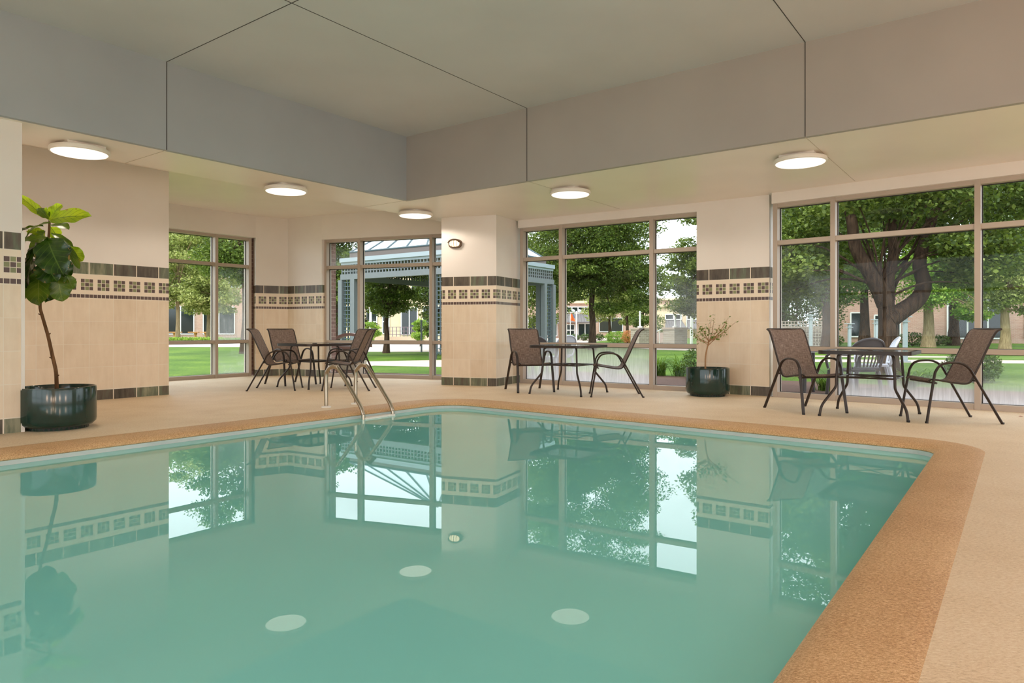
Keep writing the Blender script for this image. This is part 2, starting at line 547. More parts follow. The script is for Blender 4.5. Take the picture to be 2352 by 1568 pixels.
M['tableglass'] = g_.done(g_.mixs(_fr.outputs[0], g_.mixs(0.4, _tr.outputs[0], _d.outputs[0]), _gl.outputs[0]))
M['diffuser'] = emit_material('lamp_diffuser_glow', (255, 238, 218), 1.7)
M['globe'] = emit_material('fill_globe_glow', (255, 222, 196), 21.0)  # glow of the added fill globes, out of view
M['bulk'] = emit_material('bulkhead_glow', (255, 226, 180), 2.6)
# outdoors
M['lawn'] = grass_material('lawn', (52, 78, 22), (78, 106, 32), (114, 136, 46))
M['soilbed'] = simple('bark_mulch', (92, 66, 56), 0.95, var=0.35, scale=30, bump=0.8)
M['concrete'] = simple('pale_concrete', (184, 164, 152), 0.85, var=0.06, scale=2)
M['road'] = simple('light_paving', (206, 188, 176), 0.85, var=0.05, scale=1)
M['brickwall'] = brick_material('pink_brick', (196, 150, 134), (176, 128, 112), (206, 184, 168))
M['brickdark'] = brick_material('purple_brick', (128, 92, 84), (104, 74, 70), (160, 138, 126))
M['stone'] = brick_material('grey_stone_blocks', (170, 156, 142), (140, 126, 114), (198, 186, 172), 1.5)
M['cream'] = paint_material('cream_render', (232, 206, 176), 0.8, 0.2, 8)
M['darkglass'] = simple('dark_window_glass', (34, 44, 44), 0.08, 0.0, 0.6)
M['whiteframe'] = simple('white_metal', (232, 232, 230), 0.5)
M['slate'] = simple('slate_awning', (110, 106, 106), 0.7, var=0.06)
M['bluesteel'] = simple('blue_grey_steel', (110, 115, 118), 0.5, 0.0, 0.4, var=0.05)
M['bluesteeld'] = simple('dark_blue_grey_steel', (80, 94, 100), 0.5, 0.0, 0.4, var=0.05)
M['palesteel'] = simple('pale_blue_steel', (150, 162, 166), 0.5)
M['roofpanel'] = simple('pale_roof_panel', (222, 234, 240), 0.3, 0.0, 0.5)  # sky reflection of the roof glass is put into this pale colour
M['bin'] = simple('brown_bin_plastic', (128, 96, 88), 0.5)
M['pebble'] = simple('pebbled_panel', (178, 160, 144), 0.9, var=0.35, scale=90, bump=0.8)
M['plasticdark'] = simple('dark_grey_plastic', (78, 74, 78), 0.4)
M['plasticpale'] = simple('pale_grey_plastic', (196, 200, 212), 0.35)
M['tabwhite'] = simple('white_plastic_tabletop', (226, 224, 232), 0.35)
M['bark'] = bark_material('grey_brown_bark', (48, 38, 31), (92, 74, 60))
M['barkpale'] = bark_material('pale_bark', (128, 110, 82), (164, 146, 112))
M['maple'] = leaf_material('maple_leaf', (48, 68, 28), (84, 106, 42), (146, 162, 80), 0.35, 0.5)
M['mapledark'] = leaf_material('deep_green_leaf', (34, 54, 24), (62, 86, 34), (112, 136, 58), 0.35, 0.5)
M['locust'] = leaf_material('light_green_leaf', (108, 122, 60), (158, 168, 96), (206, 208, 138), 0.4, 0.6)
M['shrub'] = leaf_material('shrub_leaf', (44, 66, 34), (70, 98, 48), (104, 130, 66), 0.25, 2.0)
M['shrublight'] = leaf_material('bright_shrub_leaf', (96, 140, 50), (140, 178, 72), (186, 204, 92), 0.35, 2.0)
M['orangeflower'] = leaf_material('orange_blossom', (190, 110, 70), (214, 134, 88), (228, 160, 110), 0.3, 2.0)
M['blade'] = leaf_material('daylily_blade', (60, 96, 34), (96, 134, 52), (136, 168, 80), 0.35, 1.5)
M['flag'] = simple('orange_flag', (224, 110, 50), 0.8)
M['flagblue'] = simple('blue_flag_edge', (84, 120, 170), 0.8)
M['orangewood'] = simple('orange_wood', (206, 146, 92), 0.6)
M['redleaf'] = simple('dry_red_leaf', (168, 86, 56), 0.8)

# ------------------------------------------------------------------ camera
cam = bpy.data.cameras.new('camera')
cam.lens = 24.0; cam.sensor_width = 36.0; cam.sensor_fit = 'HORIZONTAL'
cam.shift_y = -(784 - HZ) / 2352.0
cam.clip_end = 500
co = bpy.data.objects.new('camera', cam)
COL.objects.link(co)
co.location = (0, 0, HC); co.rotation_euler = (PI / 2, 0, 0)
SC.camera = co

# ------------------------------------------------------------------ room shell
Z_SOF, Z_CEIL, Z_ALC = 2.86, 3.80, 3.24
FA, FB, FB2 = 7.17, 7.30, 8.25           # fascia planes and far edge of the left soffit beam
K2 = Vector((-4.64, 14.14, 0))
W1a, W1b = AB(5.02, 12.53), AB(7.96, 12.58)
W2a, W2b = Vector((-3.775, 13.76, 0)), Vector((-0.85, 12.745, 0))
CO = [Vector((-1.206, 11.674, 0)), Vector((-0.261, 11.38, 0)), Vector((0.125, 12.10, 0)), Vector((0.20, 12.30, 0)), Vector((-0.62, 12.78, 0)), Vector((-0.86, 12.62, 0))]
W3a, W3b = Vector((0.158, 12.075, 0)), Vector((3.05, 10.25, 0))
PI_ = [Vector((2.786, 10.302, 0)), Vector((3.651, 9.685, 0)), Vector((3.73, 9.80, 0)), Vector((3.80, 9.92, 0)), Vector((3.06, 10.45, 0)), Vector((2.88, 10.44, 0))]
W4a = P(1777, 910.7)
w4d = (P(2352, 947.6) - P(1779, 910.8)); w4d.z = 0; w4d.normalize()
W4b = W4a + w4d * 7.2
back_a, right_b = -5.5, -4.0

R_ab = [(-5.5, 9.97), (5.0, 9.97)]
foot = [AB(-5.5, 9.97), AB(4.979, 9.95), AB(4.98, 12.6), AB(7.98, 12.6), K2, W2b, CO[3], W3b, W4a, W4b, W4b + Vector((0.5, -9.0, 0)), AB(-5.5, -9.0)]

# coping / pool outline (plan)
oc = [(6.89, 0.225), (7.19, 6.50), (-4.0, 6.62), (-4.0, 0.225)]
orad = [0.55, 0.75, 0.5, 0.5]
def pool_loop(w):
    # inset each side by w
    q = [Vector((a, b, 0)) for a, b in oc]
    N = 4; out = []
    for i in range(N):
        a, b, c = q[i - 1], q[i], q[(i + 1) % N]
        d1, d2 = (b - a).normalized(), (c - b).normalized()
        n1, n2 = Vector((-d1.y, d1.x, 0)), Vector((-d2.y, d2.x, 0))
        # polygon is counter-clockwise in (a, b): left side is inside
        p1, p2 = a + n1 * w, b + n2 * w
        den = d1.x * d2.y - d1.y * d2.x
        t = ((p2.x - p1.x) * d2.y - (p2.y - p1.y) * d2.x) / den
        out.append(p1 + d1 * t)
    rr = [max(r - w, 0.14) for r in orad]
    lp = round_poly(out, rr, 10)
    return [AB(p.x, p.y) for p in lp]
outer = pool_loop(0.0)

fl = MB()
fl.prism([(p.x, p.y) for p in foot], None, 0.0, holes=[[(p.x, p.y) for p in outer]])
fl.build('floor', M['deck'], kind='structure', label='beige coated pool deck floor')

prof = [(-0.015, -0.004), (0.0, 0.001), (0.08, 0.003), (0.14, 0.002), (0.20, 0.0), (0.25, -0.004), (0.29, -0.012), (0.318, -0.024), (0.332, -0.038), (0.335, -0.048), (0.325, -0.056), (0.30, -0.058)]
cp = MB()
loops = [[Vector((p.x, p.y, z)) for p in pool_loop(w)] for w, z in prof]
n = len(outer)
vs = [p for l in loops for p in l]
fs = []
for i in range(len(loops) - 1):
    for k in range(n):
        k2 = (k + 1) % n
        fs.append((i * n + k, i * n + k2, (i + 1) * n + k2, (i + 1) * n + k))
cp.add(vs, fs)
cp.build('pool_coping_trim', M['coping'], smooth=True, kind='structure', label='tan aggregate coping around the pool')

bs = MB()
inner = pool_loop(0.322)
n = len(inner)
zz = [-0.05, -0.16, -1.05]
for i in range(2):
    vs = [Vector((p.x, p.y, z)) for z in (zz[i], zz[i + 1]) for p in inner]
    bs.add(vs, [(k, (k + 1) % n, n + (k + 1) % n, n + k) for k in range(n)], i)
bs.prism([(p.x, p.y) for p in inner], None, -1.05, 1)
bs.build('pool_basin_shell', [M['liner'], M['basin']], kind='structure', label='pale pool basin with a pale liner band')
wt = MB()
wt.prism([(p.x, p.y) for p in inner], None, -0.092)
wt.build('pool_water', M['water'], kind='stuff', label='still milky turquoise pool water', cat='water')

# upper ceiling + fascias + soffits
c_ = MB()
c_.prism([AB(back_a, right_b - 5)[:2], AB(FA + 0.02, right_b - 5)[:2], AB(FA + 0.02, FB + 0.02)[:2], AB(back_a, FB + 0.02)[:2]], Z_CEIL, Z_CEIL + 0.2)
c_.build('ceiling', M['grey'], kind='structure', label='grey raised ceiling panel over the pool')
f_ = MB()
f_.slab(AB(back_a, FB), AB(FA, FB), Z_SOF, Z_CEIL, 0.0, 0.06)
f_.build('ceiling_left_fascia_panel', M['greyday'], kind='structure', label='grey drop face, daylight tint in its colour, on the left of the raised ceiling')
f_ = MB()
f_.slab(AB(FA, FB + 0.06), AB(FA, right_b - 5), Z_SOF, Z_CEIL, 0.0, 0.06)
f_.build('ceiling_right_fascia_panel', M['greylamp'], kind='structure', label='grey drop face, lamp tint in its colour, on the right of the raised ceiling')
s_ = MB()
so = [AB(back_a, FB + 0.055), AB(FA + 0.055, FB + 0.055), AB(FA + 0.055, -9.0), W4b + Vector((0.5, -5.0, 0)), W4b + Vector((0.05, 0.1, 0)), W4a + Vector((0.05, 0.12, 0)),
      W3a + Vector((0.1, 0.12, 0)), CO[3], W2b + Vector((-0.1, 0.0, 0)), AB(9.6, FB2), AB(back_a, FB2)]
s_.prism([(p.x, p.y) for p in so], Z_SOF, Z_ALC + 0.08)
s_.build('ceiling_soffit_panel', M['soffit'], kind='structure', label='glossy cream lower soffit around the raised ceiling')
a_ = MB()
al = [AB(back_a, FB2 - 0.02), AB(9.6, FB2 - 0.02), W2b + Vector((0, .2, 0)), K2 + Vector((0, 0.25, 0)), AB(4.6, 12.9), AB(back_a, 12.9)]
a_.prism([(p.x, p.y) for p in al], Z_ALC, Z_ALC + 0.2)
a_.build('ceiling_alcove_panel', M['soffit'], kind='structure', label='pale alcove ceiling beyond the soffit beam')
# joint lines (control joints are real recess strips)
j_ = MB()
def strip(p, q, w, t=0.004):
    p, q = Vector(p), Vector(q)
    dd = q - p
    mid = (p + q) / 2
    if abs(dd.z) > dd.length * 0.9:
        j_.box(mid, (w, w, dd.length), math.atan2(AX.y, AX.x))
    else:
        j_.box(mid, (dd.length, w, t), math.atan2(dd.y, dd.x))
JA = 3.63
for (p, q) in [(AB(JA, FB, Z_CEIL), AB(JA, -8, Z_CEIL)), (AB(FA, 5.11, Z_CEIL), AB(back_a, 5.11, Z_CEIL)), (AB(FA, 1.72, Z_CEIL), AB(back_a, 1.72, Z_CEIL)),
               (AB(JA, FB, Z_SOF), AB(JA, FB, Z_CEIL)), (AB(FA, 5.11, Z_SOF), AB(FA, 5.11, Z_CEIL)), (AB(FA, 1.72, Z_SOF), AB(FA, 1.72, Z_CEIL))]:
    strip(p, q, 0.008)
j_.build('ceiling_joint_line', M['joint'], kind='structure')
j_ = MB()
for (p, q) in [(AB(JA, FB, Z_SOF), AB(JA, FB2, Z_SOF)), (AB(FA, 5.11, Z_SOF), AB(9.7, 5.11, Z_SOF)), (AB(FA, 1.72, Z_SOF), AB(9.7, 1.72, Z_SOF)), (AB(FA, FB, Z_SOF), AB(FA, FB2, Z_SOF))]:
    strip(p, q, 0.006)
j_.build('ceiling_soffit_line', M['jointlight'], kind='structure')

# walls
def wall(name, label, parts, mats=None):
    m = MB()
    for fn in parts: fn(m)
    return m.build(name, mats or [M['tile'], M['brickdark']], kind='structure', label=label)
ZT = 3.9
# left projecting wall (front face + end)
wall('wall_left', 'tiled wall behind the big potted fig', [
    lambda m: m.slab(AB(back_a, 9.97), AB(4.979, 9.95), 0, ZT, 0, 0.3, 0, s0=0.03),
    lambda m: m.slab(AB(4.679, 10.2), AB(4.679, 12.9), 0, ZT, 0.0, -0.3, 0)])
wall('wall_pier_left', 'tiled pier at the left edge', [lambda m: m.slab(AB(0.9, 7.42), AB(2.355, 7.42), 0, Z_SOF, 0, 0.7, 0, s0=-0.09)])
m = MB(); m.slab(AB(2.345, 7.405), AB(2.372, 7.405), 0, 1.86, 0, 0.03); m.build('trim_1', M['lampwhite'], kind='structure', label='pale corner trim of the left pier')
d1 = (K2 - AB(5.0, 12.43)).normalized()
W1r = AB(7.96, 12.40)
wall('wall_far_left', 'wall around the far left window', [
    lambda m: m.slab(W1r, K2, 0, ZT, 0.0, 0.22, 0, s0=0.15),
    lambda m: m.slab(AB(4.9, 12.43), W1r, 2.80, ZT, 0.0, 0.22, 0),
    lambda m: m.slab(W1r + BX * 0.24, K2 + BX * .25, 0, ZT, 0.0, 0.2, 1),
    lambda m: m.slab(AB(4.9, 12.67), AB(7.96, 12.64), 2.8, ZT, 0.0, 0.2, 1)])
n2 = Vector((-(W2b - W2a).normalized().y, (W2b - W2a).normalized().x, 0))
wall('wall_far_middle', 'wall above and left of the window facing the pavilion', [
    lambda m: m.slab(K2, W2a - n2 * 0.10, 0, ZT, 0.0, 0.22, 0, s0=0.42),
    lambda m: m.slab(W2a - n2 * 0.10, W2b - n2 * 0.10, 2.745, ZT, 0.0, 0.22, 0),
    lambda m: m.slab(K2 + n2 * 0.24, W2a + n2 * 0.14, 0, ZT, 0.0, 0.2, 1),
    lambda m: m.slab(W2a + n2 * 0.14, W2b + n2 * 0.14, 2.745, ZT, 0.0, 0.2, 1)])
m = MB()
m.slab(CO[0], CO[1], 0, Z_SOF + .1, 0, 0.02, 0, s0=0.085)
m.slab(CO[1], CO[3], 0, Z_SOF + .1, 0, 0.02, 0, s0=0.0)
m.prism([((p[0]), (p[1])) for p in [CO[0] + Vector((.02, .03, 0)), CO[1] + Vector((-.01, .03, 0)), CO[2] + Vector((-.03, .02, 0)), CO[3] + Vector((-.03, 0, 0)), CO[4], CO[5]]], 0, Z_SOF + 0.1, 1)
m.build('wall_column', [M['tile'], M['brickdark']], kind='structure', label='tiled column with the small oval wall lamp')
n3 = Vector((-(W3b - W3a).normalized().y, (W3b - W3a).normalized().x, 0))
wall('wall_right_lintel', 'wall above the middle window', [
    lambda m: m.slab(W3a - n3 * 0.1, W3b - n3 * 0.1, 2.725, Z_SOF + .1, 0.0, 0.22, 0),
    lambda m: m.slab(W3a + n3 * 0.14, W3b + n3 * 0.14, 2.725, Z_SOF + .4, 0.0, 0.2, 1)])
m = MB()
m.slab(PI_[0], PI_[1], 0, Z_SOF + .1, 0, 0.1, 0, s0=0.115)
m.slab(PI_[0] + Vector((.06, .085, 0)), PI_[1] + Vector((.06, .085, 0)), 0, Z_SOF + .1, 0, 0.14, 0, s0=0.115)
m.slab(PI_[0] + Vector((.16, .22, 0)), PI_[1] + Vector((.15, .205, 0)), 0, Z_SOF + .1, 0, 0.2, 1)
m.build('wall_pier_right', [M['tile'], M['brickdark']], kind='structure', label='tiled pier behind the small potted tree')
n4 = Vector((-w4d.y, w4d.x, 0))
wall('wall_right', 'wall above the right window', [
    lambda m: m.slab(W4a - n4 * 0.08, W4b - n4 * 0.08, 2.71, Z_SOF + .1, 0.0, 0.2, 0),
    lambda m: m.slab(W4a + n4 * 0.14, W4b + n4 * 0.14, 2.71, Z_SOF + .4, 0.0, 0.2, 1)])
# closing walls behind and beside the viewer; wide openings added for daylight
SB = -6.0
wall('wall_back', 'wall behind the viewer with an added wide window', [
    lambda m: m.slab(AB(back_a, -6.2), AB(back_a, -4.6), 0, ZT + .1, 0.0, 0.25, 0), lambda m: m.slab(AB(back_a, 8.6), AB(back_a, 13.0), 0, ZT + .1, 0.0, 0.25, 0),
    lambda m: m.slab(AB(back_a, -4.6), AB(back_a, 8.6), 3.3, ZT + .1, 0.0, 0.25, 0)])
wall('wall_right_side', 'wall right of the viewer with an added wide window', [
    lambda m: m.slab(AB(12, SB), AB(8.0, SB), 0, ZT + .1, 0.0, 0.25, 0), lambda m: m.slab(AB(-4.5, SB), AB(back_a, SB), 0, ZT + .1, 0.0, 0.25, 0),
    lambda m: m.slab(AB(8.0, SB), AB(-4.5, SB), 2.75, ZT + .1, 0.0, 0.25, 0)])

# ------------------------------------------------------------------ windows
def window(name, label, a, b, verts, bars, head, fogs, foot_h=0.07):
    """verts: positions (m from a) of vertical members; bars: heights of the horizontals; fogs[(col,row)] = material"""
    root = empty(name, (0, 0, 0), kind='structure', label=label)
    d = (b - a).normalized()
    n_ = Vector((-d.y, d.x, 0))
    L = (b - a).length
    w, dep = 0.062, 0.13
    fm = MB()
    fm.slab(a, b, 0.0, foot_h, -0.02, dep)
    fm.slab(a, b, head - w, head + 0.01, -0.02, dep)
    for h in bars:
        for i in range(len(verts) - 1):
            fm.slab(a + d * verts[i], a + d * verts[i + 1], h - w / 2, h + w / 2, -0.012, dep)
    for x in verts:
        fm.slab(a + d * (x - w / 2), a + d * (x + w / 2), 0, head, -0.03, dep + 0.01)
    fm.build('window_frame', M['frame'], root)
    lev = [0.0 + foot_h] + [None] * 0
    rows = [(foot_h, bars[0] - w / 2)] + [(bars[i] + w / 2, bars[i + 1] - w / 2) for i in range(len(bars) - 1)] + [(bars[-1] + w / 2, head - w)]
    gk = MB()
    for i in range(len(verts) - 1):
        x0, x1 = verts[i] + w / 2, verts[i + 1] - w / 2
        for r, (z0, z1) in enumerate(rows):
            pm = MB()
            p0, p1 = a + d * x0 + n_ * 0.085, a + d * x1 + n_ * 0.085
            q = [Vector((p0.x, p0.y, z0)), Vector((p1.x, p1.y, z0)), Vector((p1.x, p1.y, z1)), Vector((p0.x, p0.y, z1))]
            W_ = x1 - x0
            pm.add(q, [(0, 1, 2, 3)], 0, [[(0, 0), (W_, 0), (W_, 1), (0, 1)]])
            pm.build('window_pane', M[fogs.get((i, r), 'glass')], root)
            t = 0.010
            for (s0, s1, y0, y1) in ((x0, x0 + t, z0, z1), (x1 - t, x1, z0, z1), (x0, x1, z0, z0 + t * .5), (x0, x1, z1 - t, z1)):
                gk.slab(a + d * s0, a + d * s1, y0, y1, 0.078, 0.092)
    gk.build('window_seal', M['gasket'], root)
    return root
def along(a, b, u):
    """distance from a along a-b at which the sight line through column u crosses"""
    k = (u - 1176.0) / FL
    d = (b - a).normalized()
    # (a.x + d.x t) = k (a.y + d.y t)
    return (k * a.y - a.x) / (d.x - k * d.y)
window('window_1', 'far left window looking on the lawn', W1a, W1b, [0.05, along(W1a, W1b, 496), (W1b - W1a).length - 0.03], [0.705, 2.22], 2.81,
       {(1, 0): 'fog3', (1, 1): 'fog3'})
L2 = (W2b - W2a).length
window('window_2', 'window looking on the blue grey pavilion', W2a, W2b, [0.03, along(W2a, W2b, 826), along(W2a, W2b, 991), L2 - 0.1], [0.70, 2.19], 2.755,
       {(0, 2): 'fog2'})
L3 = (W3b - W3a).length
window('window_3', 'middle window looking on the round maple', W3a, W3b, [0.03, along(W3a, W3b, 1289), along(W3a, W3b, 1497), L3 - 0.02], [0.69, 2.18], 2.735,
       {(0, 0): 'fog1', (1, 0): 'fog1', (2, 1): 'fog2'})
v4 = [0.03, along(W4a, W4b, 1914), along(W4a, W4b, 2246)]
step = v4[2] - v4[1]
v4 += [v4[2] + step, v4[2] + step * 2]
L4 = (W4b - W4a).length
v4 = [x for x in v4 if x < L4 - 0.3] + [L4 - 0.03]
window('window_4', 'large right window looking on the big forked tree', W4a, W4b, v4, [0.685, 2.165], 2.72,
       {(0, 1): 'fog2', (1, 0): 'fog4', (2, 0): 'fog4', (3, 0): 'fog4'})

window('window_added_right', 'added wide window right of the viewer, unseen daylight fill', AB(8.0, SB - .1), AB(-4.5, SB - .1), [0.03, 2.5, 5.0, 7.5, 10.0, 12.47], [0.69, 2.18], 2.75, {})  # unseen, added so that daylight reaches the left side and ceiling
window('window_added_back', 'added wide window behind the viewer, unseen daylight fill', AB(back_a - .1, 8.6), AB(back_a - .1, -4.6), [0.03, 2.6, 5.2, 7.8, 10.4, 13.17], [0.69, 2.18], 3.3, {})  # unseen glazing added for frontal light on the walls
# ------------------------------------------------------------------ ceiling lights
def ceiling_light():
    root = empty('ceiling_light')
    m = MB(); m.box((0, 0, -0.012), (0.36, 0.36, 0.024)); m.build('mounting_plate', M['lampwhite'], root)
    m = MB()
    m.lathe([(0.0, -0.024), (0.25, -0.024), (0.272, -0.032), (0.278, -0.05), (0.275, -0.07), (0.262, -0.078), (0.255, -0.074)], n=56)
    m.build('lamp_ring', M['lampwhite'], root, smooth=True)
    m = MB()
    m.lathe([(0.257, -0.073), (0.25, -0.082), (0.2, -0.088), (0.1, -0.091), (0.0, -0.092)], n=56)
    m.build('diffuser', M['diffuser'], root, smooth=True)
    return root
lights = [(3.01, 7.87, 'round white ceiling light above the big potted fig'), (5.50, 7.87, 'round ceiling light before the alcove, second along the soffit beam'),
          (7.93, 7.87, 'round ceiling light nearest the tiled column'), (7.945, 4.935, 'round ceiling light before the middle window'),
          (7.948, 1.958, 'round ceiling light before the large right window, above the pool corner'),
          (7.948, -0.99, None), (0.5, 7.87, None), (-2.0, 7.87, None), (7.948, -3.9, None)]  # this row is added out of view for more light
l0 = ceiling_light()
bulb = bpy.data.lights.new('lamp_bulb', 'SPOT'); bulb.energy = 6.6; bulb.spot_size = math.radians(168); bulb.spot_blend = 0.25; bulb.color = (1.0, .88, .74); bulb.shadow_soft_size = 0.0
def add_bulbs(root):
    for k in range(5):
        r_ = 0 if k == 4 else 0.17
        o = bpy.data.objects.new('bulb', bulb); COL.objects.link(o); o.parent = root
        o.location = (r_ * math.cos(k * PI / 2), r_ * math.sin(k * PI / 2), -0.105)
lcopies = [l0] + [copy_tree(l0) for _ in lights[1:]]
for i, (a, b, lab) in enumerate(lights):
    o = lcopies[i]
    o.location = AB(a, b, Z_SOF); o.rotation_euler.z = math.atan2(AX.y, AX.x)
    add_bulbs(o)
    tag(o, lab or ('added round ceiling light on the soffit out of the picture, number by distance'), 'ceiling light', 'round ceiling lights on the soffit')
# the added lights out of view share one label
for o in [x for x in COL.objects if x.name.startswith('ceiling_light') and x.get('label', '').endswith('by distance')]:
    o['label'] = 'added round ceiling light on the soffit, outside the frame'

# glowing globes added unseen behind the viewer to brighten walls and ceiling
def fill_globe():
    root = empty('added_fill_globe')
    m = MB(); m.lathe([(0, .03), (.2, .03), (.22, .015), (.22, 0), (0, 0)], n=28); m.build('base', M['lampwhite'], root, smooth=True)
    m = MB(); m.tube([(0, 0, .03), (0, 0, .58)], .018, 10); m.build('pole', M['lampwhite'], root, smooth=True)
    m = MB(); m.lathe([(.34 * math.sin(PI * k / 16), .90 - .34 * math.cos(PI * k / 16)) for k in range(17)], n=32); m.build('globe', M['globe'], root, smooth=True)
    return root
pp = fill_globe()
for i, (a, b) in enumerate([(-4.75, 1.0), (-4.75, -4.6), (0.2, -2.6), (-2.6, -3.4), (3.2, -4.2), (-4.7, -2.2)]):
    o = pp if i == 0 else copy_tree(pp)
    o.location = AB(a, b, 0)
    tag(o, 'added white fill globe on the unseen part of the deck', 'floor lamp', 'added fill globes in the unseen part of the hall')

# wall lamp on the column
cd = (CO[1] - CO[0]).normalized(); cn = Vector((-cd.y, cd.x, 0))
t_ = along(CO[0], CO[1], 1046.5)
cp_ = CO[0] + cd * t_
root = empty('bulkhead_lamp', (cp_.x, cp_.y, 2.40), math.atan2(cd.y, cd.x), label='small oval caged wall lamp on the tiled column', cat='wall lamp')
def oval(rx, rz, y, n=36, pw=2.6):
    out = []
    for k in range(n):
        c, s = math.cos(2 * PI * k / n), math.sin(2 * PI * k / n)
        out.append(Vector((rx * math.copysign(abs(c) ** (2 / pw), c), y, rz * math.copysign(abs(s) ** (2 / pw), s))))
    return out
def loft(m, rings, capl=True):
    n = len(rings[0])
    vs = [p for r in rings for p in r]
    fs = [(i * n + k, i * n + (k + 1) % n, (i + 1) * n + (k + 1) % n, (i + 1) * n + k) for i in range(len(rings) - 1) for k in range(n)]
    if capl: fs.append(tuple(range((len(rings) - 1) * n, len(rings) * n)))
    m.add(vs, fs)
m = MB(); loft(m, [oval(.118, .078, 0), oval(.118, .078, -.03), oval(.108, .070, -.055), oval(.092, .054, -.058), oval(.092, .054, -.04)], False); m.build('housing', simple('bronze_lamp_body', (120, 98, 80), 0.4, 0.5), root, smooth=True)
m = MB(); loft(m, [oval(.092, .054, -.04), oval(.088, .05, -.065), oval(.06, .034, -.085), oval(.02, .01, -.09)]); m.build('diffuser', M['bulk'], root, smooth=True)
m = MB()
loft(m, [[p for p in oval(.112, .074, -.056)], oval(.108, .070, -.075)], False)
m2 = MB()
for x in (-.045, 0, .045): m2.tube([(x, -.05, .055), (x, -.09, .04), (x, -.098, 0), (x, -.09, -.04), (x, -.05, -.055)], .004, 6)
# eyelid hood over the upper half
hv = []
for y, rx, rz in ((-.05, .118, .082), (-.095, .112, .076), (-.115, .095, .05)):
    hv.append([Vector((rx * math.cos(a), y, max(rz * math.sin(a), 0.012))) for a in [PI * k / 16 for k in range(17)]])
vs = [p for r in hv for p in r]
m2.add(vs, [(i * 17 + k, i * 17 + k + 1, (i + 1) * 17 + k + 1, (i + 1) * 17 + k) for i in range(2) for k in range(16)])
m2.build('hood_guard', bpy.data.materials['bronze_lamp_body'], root, smooth=True)

# ------------------------------------------------------------------ pool ladder
lad = empty('pool_ladder', AB(5.53, 6.78, 0.0), label='two rail steel pool ladder standing in the turquoise water', cat='ladder')
org = AB(5.53, 6.78)
for a in (5.31, 5.77):
    b0 = AB(a, 6.785) - org
    dr = -BX
    pts = [(0, 0.0), (0.0, 0.36), (0.03, 0.45), (0.10, 0.495), (0.18, 0.492), (0.25, 0.455), (0.56, 0.125), (0.635, 0.035), (0.668, -0.04), (0.675, -0.12), (0.675, -0.85)]
    m = MB(); m.tube(spline([b0 + dr * t + Vector((0, 0, z)) for t, z in pts], 7), 0.0235, 14)
    rail = m.build('rail', M['steel'], lad, smooth=True)
    m = MB(); m.lathe([(0.0, 0.02), (0.03, 0.02), (0.052, 0.014), (0.06, 0.002), (0.06, 0.0)], c=b0, n=28)
    m.build('rail_flange', M['lampwhite'], lad, smooth=True)
for z in (-0.085, -0.36, -0.62):
    m = MB()
    c0 = (AB(5.31, 6.785 - 0.675) + AB(5.77, 6.785 - 0.675)) / 2 - org + Vector((0, 0, z))
    m.box(c0, (0.46, 0.085, 0.022), math.atan2(AX.y, AX.x))
    m.build('tread', M['lampwhite'], lad)

